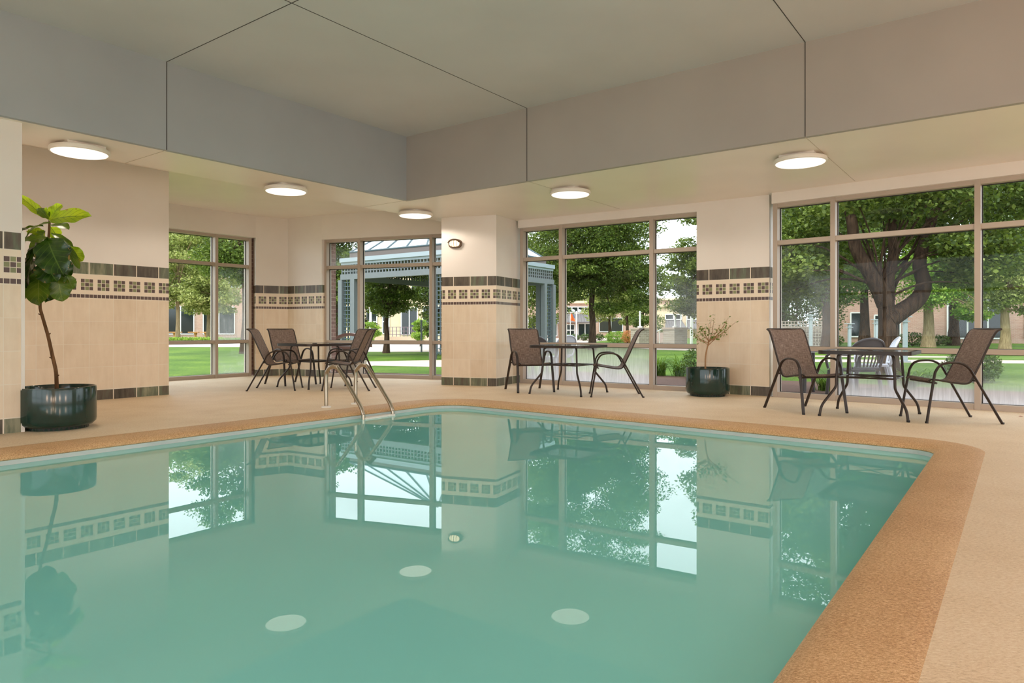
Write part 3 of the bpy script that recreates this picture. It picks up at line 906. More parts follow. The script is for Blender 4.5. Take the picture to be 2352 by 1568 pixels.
# ------------------------------------------------------------------ sling chairs
def make_chair():
    root = empty('patio_chair')
    hw = 0.272
    for s in (-1, 1):
        y = s * hw
        pts = [(0.36, y + s * .012, 0.0), (0.285, y, 0.45), (0.262, y, 0.535), (0.215, y, 0.592), (0.13, y, 0.612), (0.03, y, 0.606), (-0.05, y, 0.556), (-0.12, y, 0.44), (-0.36, y + s * .012, 0.0)]
        m = MB(); m.tube(spline(pts, 6), 0.019, 10, side=(0, 1, 0), flat=0.62)
        sf = m.build('arm_and_leg_loop', M['bronze'], root, smooth=True)
        for x in (0.36, -0.36):
            m = MB(); m.lathe([(0.0, 0.0), (0.0155, 0.0), (0.016, 0.018), (0.0, 0.020)], c=(x, y + s * .012, 0), n=12)
            m.build('foot_cap', M['rubber'], sf)
    pr = [(-0.375, 0.955), (-0.335, 0.935), (-0.30, 0.885), (-0.235, 0.745), (-0.165, 0.59), (-0.105, 0.465), (-0.075, 0.418), (-0.02, 0.402), (0.10, 0.416), (0.24, 0.440), (0.295, 0.442), (0.32, 0.425)]
    cur = spline([(x, 0, z) for x, z in pr], 5)
    for s in (-1, 1):
        m = MB(); m.tube([Vector((p.x, s * 0.238, p.z - 0.004)) for p in cur], 0.0125, 8, side=(0, 1, 0), flat=0.8)
        m.build('sling_rail', M['bronze'], root, smooth=True)
    m = MB()
    W = 7
    vs, fs, uvs = [], [], []
    L = 0
    acc = []
    for i, p in enumerate(cur):
        if i: L += (p - cur[i - 1]).length
        acc.append(L)
    for off in (0.004, -0.002):
        for i, p in enumerate(cur):
            t = (cur[min(i + 1, len(cur) - 1)] - cur[max(i - 1, 0)]).normalized()
            nn = Vector((-t.z, 0, t.x))
            if nn.z < 0 and i > 30: nn = -nn
            for k in range(W):
                f = k / (W - 1) * 2 - 1
                sag = 0.012 * (1 - f * f)
                q = p - Vector((0, 0, sag * 0.6)) + Vector((-sag * .5, 0, 0))
                vs.append(q + nn * off + Vector((0, f * 0.236, 0)))
    n = len(cur)
    for sd in (0, 1):
        o = sd * n * W
        for i in range(n - 1):
            for k in range(W - 1):
                f = (o + i * W + k, o + i * W + k + 1, o + (i + 1) * W + k + 1, o + (i + 1) * W + k)
                u = [(k / 6 * .47, acc[i]), ((k + 1) / 6 * .47, acc[i]), ((k + 1) / 6 * .47, acc[i + 1]), (k / 6 * .47, acc[i + 1])]
                fs.append(f if sd else f[::-1]); uvs.append(u if sd else u[::-1])
    m.add(vs, fs, 0, uvs)
    m.build('sling', M['sling'], root, smooth=True)
    m = MB()
    m.tube([(0.262, -hw, 0.405), (0.262, hw, 0.405)], 0.011, 8)
    m.build('front_crossbar', M['bronze'], root, smooth=True)
    m = MB(); m.tube([(-0.125, -hw, 0.43), (-0.125, hw, 0.43)], 0.010, 8)
    m.build('rear_crossbar', M['bronze'], root, smooth=True)
    m = MB(); m.tube([(-0.372, -0.238, 0.952), (-0.372, 0.238, 0.952)], 0.011, 8)
    m.build('top_crossbar', M['bronze'], root, smooth=True)
    return root
proto = make_chair()
chairs = [((-3.75 * .998, 10.80), (0.99, 0.10), 'brown sling chair at the alcove table, in side view facing right', 'chairs at the alcove table'),
          ((-3.84, 11.83), (0.72, -0.69), 'brown sling chair at the alcove table, its back against the tiled corner', 'chairs at the alcove table'),
          ((-2.57, 10.80), (-1.0, -0.02), 'brown sling chair at the alcove table, behind the ladder rails facing left', 'chairs at the alcove table'),
          ((-2.79, 11.86), (-0.61, -0.79), 'brown sling chair of the alcove table placed closest to the pavilion window', 'chairs at the alcove table'),
          ((0.267, 10.59), (0.27, -0.96), 'brown sling chair beside the tiled column, facing the pool', 'chairs at the middle table'),
          ((1.487, 9.79), (-1.0, 0.08), 'brown sling chair in side view before the middle window', 'chairs at the middle table'),
          ((3.43, 8.01), (0.245, -0.97), 'brown sling chair beside the right pier, facing the pool', 'chairs at the right table'),
          ((4.58, 7.15), (-0.995, 0.10), 'brown sling chair facing left before the large right window', 'chairs at the right table')]
for i, ((x, y), (fx, fy), lab, grp) in enumerate(chairs):
    o = proto if i == 0 else copy_tree(proto)
    o.location = (x, y, 0); o.rotation_euler.z = math.atan2(fy, fx)
    tag(o, lab, 'chair', grp)

# ------------------------------------------------------------------ tables
def make_table():
    root = empty('patio_table')
    h, half, r = 0.715, 0.45, 0.09
    ring = round_poly([(half, half), (-half, half), (-half, -half), (half, -half)], r, 6)
    ring_i = round_poly([(half - .035, half - .035), (-half + .035, half - .035), (-half + .035, -half + .035), (half - .035, -half + .035)], r - .03, 6)
    m = MB()
    n = len(ring)
    prof = [(ring_i, h - 0.004), (ring_i, h + 0.003), (ring, h + 0.003), (ring, h - 0.036), (ring_i, h - 0.036)]
    vs = [Vector((p.x, p.y, z)) for l, z in prof for p in l]
    m.add(vs, [(i * n + k, ((i + 1) % 5) * n + k, ((i + 1) % 5) * n + (k + 1) % n, i * n + (k + 1) % n) for i in range(5) for k in range(n)])
    m.build('tabletop_rim', M['bronze'], root)
    m = MB(); m.prism([(p.x, p.y) for p in ring_i], h - 0.006, h)
    gt = m.build('glass_top', M['tableglass'], root)
    m = MB(); m.lathe([(0.0, h + .006), (0.035, h + .006), (0.042, h + .001), (0.042, h - .006)], n=24); m.build('hole_cap', M['bronze'], gt)
    for sx in (-1, 1):
        for sy in (-1, 1):
            pts = [(sx * .22, sy * .22, h - .02), (sx * .27, sy * .27, h - 0.05), (sx * .285, sy * .285, 0.40), (sx * .285, sy * .285, 0.32), (sx * .41, sy * .41, 0.115), (sx * .425, sy * .425, 0.0)]
            m = MB(); m.tube(bend(pts, [0.03, 0.05, 0.07, 0.06], 5), 0.014, 10)
            lg = m.build('leg', M['bronze'], root, smooth=True)
            m = MB(); m.lathe([(0, 0), (.017, 0), (.017, .02), (0, .022)], c=(sx * .425, sy * .425, 0), n=12); m.build('foot_cap', M['rubber'], lg)
    c = [(.28, .28), (-.28, .28), (-.28, -.28), (.28, -.28)]
    m = MB()
    for z in (0.425,):
        for i in range(4):
            m.tube([(*c[i], z), (*c[(i + 1) % 4], z)], 0.009, 8)
        for i in range(2): m.tube([(*c[i], z), (*c[i + 2], z)], 0.006, 8)
    m.build('stretcher', M['bronze'], root, smooth=True)
    return root
tp = make_table()
for i, (x, y, rz, lab) in enumerate([(-3.27, 11.32, -0.66, 'square glass patio table in the alcove among four chairs'),
                                    (0.847, 10.17, -0.58, 'square glass patio table before the middle window'),
                                    (3.97, 7.57, -0.655, 'square glass patio table before the large right window')]):
    o = tp if i == 0 else copy_tree(tp)
    o.location = (x, y, 0); o.rotation_euler.z = rz
    tag(o, lab, 'table', 'glass patio tables on the deck')

# ------------------------------------------------------------------ potted plants
def pot(root, r, h):
    m = MB(); m.lathe([(0, 0), (r * .80, 0), (r * .80, .03), (r * .9, .032), (r * .985, .06), (r, .09), (r, h - .02), (r * .985, h), (r * .95, h), (r * .93, h - .02), (r * .92, h - .11), (0, h - .11)], n=64)
    b = m.build('pot', M['ceramic'], root, smooth=True)
    m = MB(); m.lathe([(0, h - .10), (r * .915, h - .10)], n=40); m.build('soil', M['soil'], root)
    m = MB(); m.lathe([(r * .80, 0.0), (r * .802, 0.031)], n=40); m.build('plinth', M['plinth'], b)
def big_leaf(base, tip, width, nrm, mat, root, droop=0.15, fold=0.12, wav=0.06, seed=0):
    base, tip, nrm = Vector(base), Vector(tip), Vector(nrm).normalized()
    ax = tip - base; L = ax.length; ax.normalize()
    side = ax.cross(nrm).normalized(); nn = side.cross(ax).normalized()
    rn = random.Random(seed)
    nx, ny = 8, 14
    ph = rn.random() * 6
    vs, fs, uvs = [], [], []
    for j in range(ny + 1):
        t = j / ny
        w = (math.sin(PI * min(t, 1) ** 0.78) ** 0.62) * (0.66 + 0.46 * t) * width / 2 if 0 < t < 1 else 0.004
        if t < .08: w *= .55
        for i in range(nx + 1):
            f = i / nx * 2 - 1
            arch = droop * L * (4 * t * (1 - t))
            rip = wav * width * math.sin(t * 15 + ph + (2 if f > 0 else 0)) * f * f
            ed = 1 + 0.05 * math.sin(t * 21 + ph) * abs(f)
            vs.append(base + ax * (L * t) + side * (f * w * ed) + nn * (arch + abs(f) * fold * width * (1 - .3 * t) + rip))
            if i < nx and j < ny:
                a = j * (nx + 1) + i
                fs.append((a, a + 1, a + nx + 2, a + nx + 1))
                uvs.append([(i / nx, t), ((i + 1) / nx, t), ((i + 1) / nx, (j + 1) / ny), (i / nx, (j + 1) / ny)])
    m = MB(); m.add(vs, fs, 0, uvs)
    return m.build('leaf', mat, root, smooth=True)
pd = 6.60
fig_c = D(132.5, 900, pd); fig_c.z = 0
fig = empty('potted_fig_tree', fig_c, label='tall fig tree with large leaves in a dark green pot, beside the left pier', cat='potted plant')
pot(fig, 0.325, 0.40)
def q(u, v, dd=0.0):
    return D(u, v, pd + dd) - fig_c
m = MB()
pts = [q(131, 905), q(130, 880), q(128, 850), q(120, 815), q(110, 770), q(97, 725), q(92, 700), q(97, 650), q(106, 590), q(112, 540), q(114, 505)]
pts = spline(pts, 4)
m.tube(pts, [0.019 - 0.009 * i / len(pts) for i in range(len(pts))], 10)
for k in (6, 11, 16, 20): 
    p = pts[k]; m.tube([p, p + Vector((random.choice((-.03, .03)), -.01, .02))], .006, 6)
m.build('stem', M['stem'], fig, smooth=True)
LF = [((112, 506), (211, 497), 40, (0, -1, .55), 'figbacklit', .10, -.05, .0), ((113, 505), (143, 470), 34, (-.2, -1, .3), 'figbacklit', .1, .05, .03), ((109, 504), (42, 448), 22, (.4, -.9, .6), 'figbacklit', .04, 0, .0),
      ((112, 503), (88, 478), 22, (.4, -.8, .5), 'figmid', .1, .0, .05), ((114, 503), (106, 476), 20, (-.6, -.8, .3), 'figbacklit', .1, .0, -.03), ((118, 518), (159, 528), 28, (.1, -.5, .9), 'figmid', .2, -.04, .0),
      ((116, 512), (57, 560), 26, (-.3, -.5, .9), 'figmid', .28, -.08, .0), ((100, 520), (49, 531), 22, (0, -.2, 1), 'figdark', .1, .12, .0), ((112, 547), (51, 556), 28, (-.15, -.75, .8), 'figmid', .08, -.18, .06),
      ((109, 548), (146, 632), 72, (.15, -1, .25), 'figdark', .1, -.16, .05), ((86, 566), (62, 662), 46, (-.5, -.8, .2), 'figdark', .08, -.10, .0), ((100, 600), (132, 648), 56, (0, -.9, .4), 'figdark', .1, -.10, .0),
      ((117, 536), (168, 568), 18, (.5, -.6, .7), 'figmid', .1, .0, .04), ((140, 554), (182, 618), 20, (.7, -.6, .5), 'figmid', .1, -.04, .0), ((150, 568), (190, 600), 34, (.2, -.7, .6), 'figbacklit', .08, .08, .0),
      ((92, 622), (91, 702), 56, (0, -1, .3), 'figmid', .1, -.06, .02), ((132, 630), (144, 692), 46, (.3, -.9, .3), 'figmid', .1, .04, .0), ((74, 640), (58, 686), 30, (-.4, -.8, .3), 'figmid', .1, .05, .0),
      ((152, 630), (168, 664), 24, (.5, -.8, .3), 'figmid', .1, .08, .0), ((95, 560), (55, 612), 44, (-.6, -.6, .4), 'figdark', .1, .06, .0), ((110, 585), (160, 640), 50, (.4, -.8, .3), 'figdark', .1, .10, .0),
      ((80, 600), (70, 670), 46, (-.2, -1, .2), 'figdark', .1, .08, .0), ((116, 520), (134, 548), 26, (.2, -.7, .5), 'figbacklit', .1, .10, .0), ((105, 530), (80, 590), 48, (-.2, -1, .3), 'figmid', .1, .12, .0),
      ((110, 620), (115, 690), 54, (.1, -1, .3), 'figdark', .1, .10, .0), ((104, 545), (64, 530), 26, (-.2, -.5, .9), 'figbacklit', .15, .14, .0), ((98, 640), (104, 695), 50, (-.1, 1, .3), 'figdark', .1, .2, .0),
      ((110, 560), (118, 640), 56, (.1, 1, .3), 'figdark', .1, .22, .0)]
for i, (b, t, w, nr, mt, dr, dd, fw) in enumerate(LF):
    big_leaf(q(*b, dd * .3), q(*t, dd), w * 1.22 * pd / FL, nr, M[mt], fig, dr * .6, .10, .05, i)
# small potted tree
pd2 = 9.80
c2 = D(1625, 900, pd2); c2.z = 0
sm = empty('potted_tree', c2, label='small sparse tree in a glossy green pot before the right pier', cat='potted plant')
pot(sm, 0.305, 0.40)
def q2(u, v, dd=0.0): return D(u, v, pd2 + dd) - c2
m = MB()
tips = []
trunk = spline([q2(1621, 856), q2(1620, 840), q2(1621, 815), q2(1626, 792), q2(1629, 782)], 5)
m.tube(trunk, [0.013 - .004 * i / len(trunk) for i in range(len(trunk))], 8)
rb = random.Random(3)
ends = [(1588, 752), (1592, 768), (1597, 737), (1605, 760), (1612, 748), (1620, 752), (1628, 742), (1634, 733), (1640, 729), (1636, 752), (1648, 757), (1655, 745), (1664, 752), (1670, 738), (1671, 732), (1676, 748), (1690, 739), (1668, 765), (1600, 778), (1645, 770)]
for (u, v) in ends:
    s = trunk[rb.randint(len(trunk) - 7, len(trunk) - 1)]
    dd = rb.uniform(-.15, .12)
    e = q2(u, v, dd)
    mid = s.lerp(e, .5) + Vector((rb.uniform(-.015, .015), rb.uniform(-.02, .02), -.015))
    pth = spline([s, mid, e], 5)
    m.tube(pth, [0.005 - .0035 * i / len(pth) for i in range(len(pth))], 5)
    tips.append((s, mid, e))
m.build('stem', M['stem2'], sm, smooth=True)
def leafcards(pts, size, aspect=0.5, up=0.4, rng=RNG, jitter=0.3, per=1):
    """folded diamond leaves around points -> verts, faces (numpy)"""
    pts = np.asarray(pts, float)
    N = len(pts)
    a = rng.normal(size=(N, 3)); a[:, 2] *= .6; a /= np.linalg.norm(a, axis=1)[:, None]
    b = rng.normal(size=(N, 3)); b[:, 2] += up * 2
    nrm = b - (b * a).sum(1)[:, None] * a; nrm /= np.linalg.norm(nrm, axis=1)[:, None]
    sd = np.cross(a, nrm)
    L = size * (1 + jitter * rng.normal(size=N).clip(-1.5, 1.5))[:, None]
    v0 = pts; v1 = pts + a * L * .5 + sd * L * aspect * .5 + nrm * L * .08; v2 = pts + a * L; v3 = pts + a * L * .5 - sd * L * aspect * .5 + nrm * L * .08
    V = np.stack([v0, v1, v2, v3], 1).reshape(-1, 3)
    F = np.arange(N * 4).reshape(-1, 4)
    return V, F
def leafmesh(name, V, F, mat, parent=None, **k):
    me = bpy.data.meshes.new(name)
    me.vertices.add(len(V)); me.vertices.foreach_set('co', V.astype(np.float32).ravel())
    me.loops.add(F.size); me.loops.foreach_set('vertex_index', F.astype(np.int32).ravel())
    me.polygons.add(len(F)); me.polygons.foreach_set('loop_start', np.arange(0, F.size, F.shape[1], dtype=np.int32))
    me.materials.append(mat)
    me.update(calc_edges=True)
    o = bpy.data.objects.new(name, me); COL.objects.link(o)
    if parent is not None: o.parent = parent
    return tag(o, **k)
lp = []
for (s, mid, e) in tips:
    dens = 16 if e.x < -0.12 else 9
    for k in range(dens):
        t = rb.uniform(.45, 1.05)
        p = s.lerp(mid, t * 2) if t < .5 else mid.lerp(e, t * 2 - 1)
        lp.append(tuple(p + Vector((rb.gauss(0, .018), rb.gauss(0, .018), rb.gauss(0, .018)))))
V, F = leafcards(lp, 0.036, 0.55, 0.2)
leafmesh('foliage', V, F, M['smallleaf'], sm)

# dry leaf on the deck
m = MB()
c = P(2345, 957)
m.add([c + Vector((-.03, 0, .004)), c + Vector((0, -.014, .008)), c + Vector((.03, .004, .003)), c + Vector((.004, .016, .010))], [(0, 1, 2), (0, 2, 3)])
m.build('dry_leaf', M['redleaf'], label='small dry red leaf on the deck by the right window', cat='leaf')

# ------------------------------------------------------------------ outdoors: ground
GZ = -0.05
def pg(*uv): return [P(u, v, GZ) for u, v in uv]
m = MB()
big = [Vector((-150, -40, 0)), Vector((150, -40, 0)), Vector((150, 190, 0)), Vector((-150, 190, 0))]
m.prism([(p.x, p.y) for p in big], None, GZ, holes=[[(p.x, p.y) for p in foot]])
m.build('ground_bounce_paving', M['concrete'], kind='structure', label='pale paving added behind the building against green bounce light')  # unseen ground put in to keep green bounce light out
lawn_p = [(-150, 190), (-150, 12.6), tuple(AB(4.9, 12.62)[:2]), tuple(AB(8.0, 12.62)[:2]), tuple((K2 + Vector((0, .1, 0)))[:2]), tuple(W2b[:2]), tuple(CO[3][:2]), tuple(W3b[:2]), tuple(W4a[:2]), tuple(W4b[:2]), (150, W4b.y), (150, 190)]
m = MB(); m.prism(lawn_p, None, GZ + .004)
m.build('ground_lawn', M['lawn'], kind='structure', label='green lawn outside the windows')
def patch(name, pts, mat, z, label):
    m = MB(); m.prism([(p.x, p.y) for p in pts], None, z)
    return m.build(name, mat, kind='structure', label=label)
patch('road', pg((60, 787), (395, 787), (600, 785), (740, 784), (1040, 784), (1250, 779), (1250, 792), (1040, 808), (740, 808), (600, 797), (395, 797), (60, 797)), M['road'], GZ + .008, 'pale road beyond the lawn')
patch('footpath', pg((640, 846), (740, 832), (1013, 827), (1190, 826), (1190, 838), (1013, 843), (860, 840), (740, 850), (640, 868)), M['concrete'], GZ + .008, 'pale footpath passing the pavilion')
patch('footpath_middle', pg((1200, 776), (1430, 775), (1425, 778), (1300, 792), (1200, 800)), M['concrete'], GZ + .009, 'pale path beyond the maple')
patch('footpath_stone', pg((1430, 791), (1500, 796), (1600, 796), (1760, 800), (1760, 812), (1600, 806), (1500, 803), (1430, 796)), M['concrete'], GZ + .009, 'pale path by the stone pillars')
patch('footpath_right', pg((1800, 825), (2352, 828), (2520, 830), (2520, 837), (2352, 835), (1800, 831)), M['concrete'], GZ + .008, 'pale path across the right lawn')
patch('footpath_far', pg((1800, 816), (2250, 819), (2250, 822), (1800, 819)), M['concrete'], GZ + .008, 'narrow path across the right lawn')
# planting beds and paver edge along the facade
fac = [W2a, W2b + Vector((-.3, .1, 0)), (W2b + W3a) / 2 + Vector((.05, .55, 0)), W3a + Vector((.25, .05, 0)), W3b + Vector((.15, -.02, 0)), W4a + Vector((.2, .12, 0)), W4b]
def offset_line(pts, w):
    out = []
    for i, p in enumerate(pts):
        d = (pts[min(i + 1, len(pts) - 1)] - pts[max(i - 1, 0)]).normalized()
        out.append(p + Vector((-d.y, d.x, 0)) * w)
    return out
o0, o1, o2 = offset_line(fac, 0.08), offset_line(fac, 0.95), offset_line(fac, 3.6)
patch('pavement_edge', o0 + o1[::-1], M['concrete'], GZ + .014, 'narrow paver strip along the windows')
patch('ground_mulch_bed', o1[2:] + o2[2:][::-1], M['soilbed'], GZ + .012, 'dark bark mulch bed along the windows')
patch('ground_mulch_strip', offset_line(fac, .95)[:3] + offset_line(fac, 1.9)[:3][::-1], M['soilbed'], GZ + .012, 'thin mulch strip')

# ------------------------------------------------------------------ trees
def blob_points(c, r, n, rng, shell=0.55):
    d = rng.normal(size=(n, 3)); d /= np.linalg.norm(d, axis=1)[:, None]
    rad = shell + (1 - shell) * rng.random(n) ** 0.6
    return np.asarray(c) + d * rad[:, None] * np.asarray(r)
def crown(c, r, nclump, per, leaf, seed, csize=0.28, flat=0.42):
    """clumps of leaves spread over an ellipsoid; returns leaf verts and faces"""
    rng = np.random.default_rng(seed)
    cc = blob_points(c, np.asarray(r) * (1 - csize * .5), nclump, rng, 0.35)
    rr = np.mean(r) * csize * (0.7 + 0.6 * rng.random(nclump))
    pts = []
    for k in range(nclump):
        pts.append(blob_points(cc[k], (rr[k], rr[k], rr[k] * flat), per, rng, 0.3))
    pts = np.concatenate(pts)
    return leafcards(pts, leaf, 0.62, 0.5, rng), cc
def tree(name, label, cat, base, trunk, tr, crowns, leaf, mleaf, mbark, group=None, seed=1, limbs=None):
    """trunk: local polyline; crowns: [(centre, radii, clumps, per, csize)] local"""
    root = empty(name, base, label=label, cat=cat, group=group)
    m = MB()
    tp_ = spline(trunk, 6)
    m.tube(tp_, [tr * (1.35 - .35 * min(1, i / 5)) * (1 - 0.45 * i / len(tp_)) for i in range(len(tp_))], 12)
    rnd = random.Random(seed)
    Vs, Fs, off = [], [], 0
    for i, (c, r, nc, per, cs) in enumerate(crowns):
        if group: per = int(per * 2.3)
        (V, F), cc = crown(c, r, nc, per, leaf * (.64 if group else 1), seed * 31 + i, cs)
        Vs.append(V); Fs.append(F + off); off += len(V)
        pick = list(range(len(cc))); rnd.shuffle(pick)
        for k in pick[:8 if limbs is None else 5]:
            e = Vector(cc[k]); s = tp_[rnd.randint(len(tp_) * 2 // 3, len(tp_) - 1)]
            mid = s.lerp(e, .45) + Vector((0, 0, (e - s).length * .12))
            pth = spline([s, mid, e], 5)
            m.tube(pth, [tr * (.32 if limbs is None else .14) * (1 - .8 * j / len(pth)) for j in range(len(pth))], 6)
    for lb in (limbs or []):
        pth = spline(lb[0], 6)
        m.tube(pth, [lb[1] * (1 - .55 * j / len(pth)) for j in range(len(pth))], 12)
    m.build('trunk', mbark, root, smooth=True)
    leafmesh('foliage', np.concatenate(Vs), np.concatenate(Fs), mleaf, root)
    return root
def G0(u, d, z=GZ): return Vector(((u - 1176) / FL * d, d, z))
# middle window maple
tree('maple_tree', 'broad maple with a dark straight trunk behind the middle window', 'tree', G0(1360, 33), [(0, 0, 0), (.03, 0, 1.2), (-.02, 0, 2.2), (0.05, 0, 3.6), (0, 0, 6)], .17,
     [((-.2, 0, 6.7), (4.1, 3.6, 5.0), 150, 560, .22), ((-1.9, 0, 3.2), (2.0, 2.0, 1.5), 34, 420, .36), ((1.3, -.4, 3.1), (2.4, 2.0, 1.5), 40, 420, .36), ((.3, -1.2, 4.4), (3.2, 2.0, 1.8), 50, 460, .3)],
     .105, M['maple'], M['bark'], seed=2)
# big forked tree before the right window
b4 = G0(2040, 13.6)
def l4(u, v, d=13.6): return D(u, v, d) - b4
tree('forked_maple_tree', 'big forked tree with a thick trunk just outside the right window', 'tree', b4,
     [(0.03, 0, 0), (0.0, 0, .4), (0, 0, 1.0), l4(2037, 720), l4(2030, 670), l4(2005, 640)], .215,
     [((.9, 1.0, 5.3), (3.7, 3.4, 2.6), 150, 330, .2), ((-1.75, 1.0, 2.5), (1.3, 1.6, 1.4), 44, 300, .32), ((1.5, -.4, 2.4), (1.1, 1.0, .8), 30, 260, .34), ((2.6, 1.2, 3.6), (1.9, 1.6, 1.7), 44, 300, .3),
      ((0.1, 2.4, 3.0), (2.2, 1.0, 1.3), 30, 260, .34), ((-.4, -.6, 3.5), (1.6, 1.2, .45), 24, 220, .34)],
     .088, M['maple'], M['bark'], seed=5,
     limbs=[([l4(2035, 700), l4(2012, 650), l4(1985, 605), l4(1963, 560), l4(1955, 500), l4(1930, 420, 13.9)], .17),
            ([l4(2040, 735), l4(2070, 715), l4(2105, 690), l4(2122, 655), l4(2112, 600), l4(2135, 520, 13.9), l4(2160, 430, 14.3)], .19),
            ([l4(2040, 690), l4(2040, 640), l4(2052, 590), l4(2050, 520), l4(2060, 420)], .13)])
tr_list = [
 ('locust_tree', 'feathery light green tree with a slim pale trunk beyond the lawn', 408, 52, .17, 3.4, [((.9, 0, 7.0), (4.4, 3, 4.3), 80, 130, .3), ((2.6, -.5, 3.6), (2.2, 2, 1.6), 26, 130, .4), ((-1.0, 0, 3.4), (2.0, 2, 1.2), 16, 130, .4)], .26, 'locust', 'barkpale'),
 ('locust_tree', 'light green tree spreading to the right of the slim pale trunk', 478, 56, .15, 3.2, [((.0, 0, 6.5), (4.0, 3, 4.6), 80, 130, .3), ((.3, 0, 3.2), (2.6, 2, 1.4), 26, 130, .4)], .26, 'locust', 'barkpale'),
 ('shade_tree', 'greener tree with a thick dark trunk at the right of the far left window', 566, 28, .22, 3.2, [((-.3, 0, 4.6), (2.0, 2, 3.0), 60, 150, .3)], .17, 'maple', 'bark'),
 ('evergreen_tree', 'dark tree seen left of the pavilion', 775, 46, .2, 2, [((-.2, 0, 5.2), (2.4, 2, 5.2), 80, 150, .3)], .24, 'mapledark', 'bark'),
 ('evergreen_tree', 'dark tree behind the lattice post of the pavilion', 832, 44, .2, 2, [((-.1, 0, 3.4), (1.7, 1.7, 3.2), 50, 150, .32)], .24, 'mapledark', 'bark'),
 ('round_tree', 'small round tree under the pavilion roof, trunk on the grass', 887, 28.6, .13, 1.3, [((-.05, 0, 3.1), (1.75, 1.5, 1.7), 60, 170, .34)], .16, 'maple', 'bark'),
 ('hanging_tree', 'darker tree with low hanging leaves beside the column', 1018, 33, .14, 2, [((-.3, 0, 3.2), (1.6, 1.5, 2.0), 50, 150, .32), ((-.2, 0, 1.2), (.8, .8, .8), 12, 120, .4)], .17, 'mapledark', 'bark'),
 ('tall_tree', 'tall green tree behind the pavilion, left of the round maple', 1238, 46, .2, 3, [((0, 0, 6.6), (3.0, 2.5, 6.2), 100, 140, .28)], .24, 'maple', 'bark'),
 ('young_tree', 'small yellow green tree on the pavement by the thin post', 966, 40, .05, .8, [((0, 0, .95), (.75, .6, .7), 16, 90, .4)], .15, 'shrublight', 'bark'),
 ('young_tree', 'small yellow green tree to the left of the round tree', 852, 38, .05, .8, [((0, 0, .95), (.6, .6, .7), 14, 90, .4)], .15, 'shrublight', 'bark'),
 ('park_tree', 'olive park tree far behind, right of the maple trunk', 1400, 60, .16, 2, [((0, 0, 3.4), (2.7, 2, 2.4), 40, 120, .35)], .26, 'locust', 'bark'),
 ('park_tree', 'olive park tree far behind, above the orange bush', 1440, 58, .16, 2, [((0, 0, 3.4), (2.0, 2, 2.4), 34, 120, .35)], .26, 'locust', 'bark'),
 ('tall_tree', 'tree at the right edge of the middle window, open sky above it', 1618, 40, .2, 3, [((-0.5, 0, 4.0), (2.2, 2, 2.9), 60, 140, .32)], .22, 'maple', 'bark'),
 ('lawn_tree', 'tree with a straight pale trunk on the right lawn', 2132, 38, .30, 2.6, [((.2, 0, 3.9), (3.0, 2.4, 2.2), 60, 140, .32), ((1.8, -1, 1.9), (1.2, 1, .7), 14, 120, .4)], .2, 'shrublight', 'barkpale'),
 ('lawn_tree', 'smaller tree at the far right of the large window', 2308, 30, .22, 1.7, [((.1, 0, 3.0), (2.4, 2, 1.7), 60, 150, .32)], .17, 'locust', 'barkpale'),
 ('lawn_tree', 'dark trunked tree left of the forked tree', 1897, 30, .2, 2.6, [((0, 0, 4.2), (3.2, 2.4, 2.5), 70, 140, .3)], .18, 'mapledark', 'bark'),
 ('backdrop_tree', 'dark dense tree behind the left pane of the right window', 1800, 44, .3, 2, [((0, 0, 6.8), (4.8, 3, 6.0), 110, 150, .27)], .27, 'mapledark', 'bark'),
 ('backdrop_tree', 'dark dense tree behind the fork of the big trunk', 1985, 41, .3, 3, [((0, 0, 8.0), (5, 3, 6.0), 110, 150, .27)], .3, 'mapledark', 'bark'),
 ('backdrop_tree', 'dark dense tree behind the glazed building front', 2190, 42, .3, 3, [((0, 0, 8.4), (5, 3, 5.4), 110, 150, .27)], .28, 'mapledark', 'bark'),
 ('backdrop_tree', 'dark dense tree cut by the right edge of the picture', 2390, 38, .3, 3, [((0, 0, 7.0), (4.6, 3, 5.4), 100, 150, .27)], .26, 'mapledark', 'bark'),
 ('park_tree', 'small green tree far behind, above the left stone pillar', 1475, 66, .16, 1.6, [((0, 0, 2.6), (2.4, 2, 2.0), 36, 110, .35)], .24, 'maple', 'bark'),
 ('park_tree', 'green tree far behind, left of the lamp post', 1285, 93, .2, 2, [((0, 0, 5.6), (3.4, 2, 3.0), 50, 110, .33)], .3, 'locust', 'bark'),
 ('park_tree', 'green tree far behind, between lamp post and maple trunk', 1345, 93, .2, 2.4, [((0, 0, 6.4), (3.4, 2, 3.0), 50, 110, .33)], .3, 'maple', 'bark'),
 ('backdrop_tree', 'dense tree filling the gap right of the tiled pier', 1700, 36, .3, 3, [((0, 0, 6.0), (3.0, 3, 5.2), 90, 150, .27)], .24, 'maple', 'bark'),
]
for i, (nm, lab, u, d, r, th, cr, lf, ml, mb_) in enumerate(tr_list):
    tree(nm, lab, 'tree', G0(u, d), [(0, 0, 0), (.03, 0, th * .5), (0, 0, th), (.1, 0, th * 1.6)], r, cr, lf, M[ml], M[mb_], group='trees outside the windows', seed=40 + i)

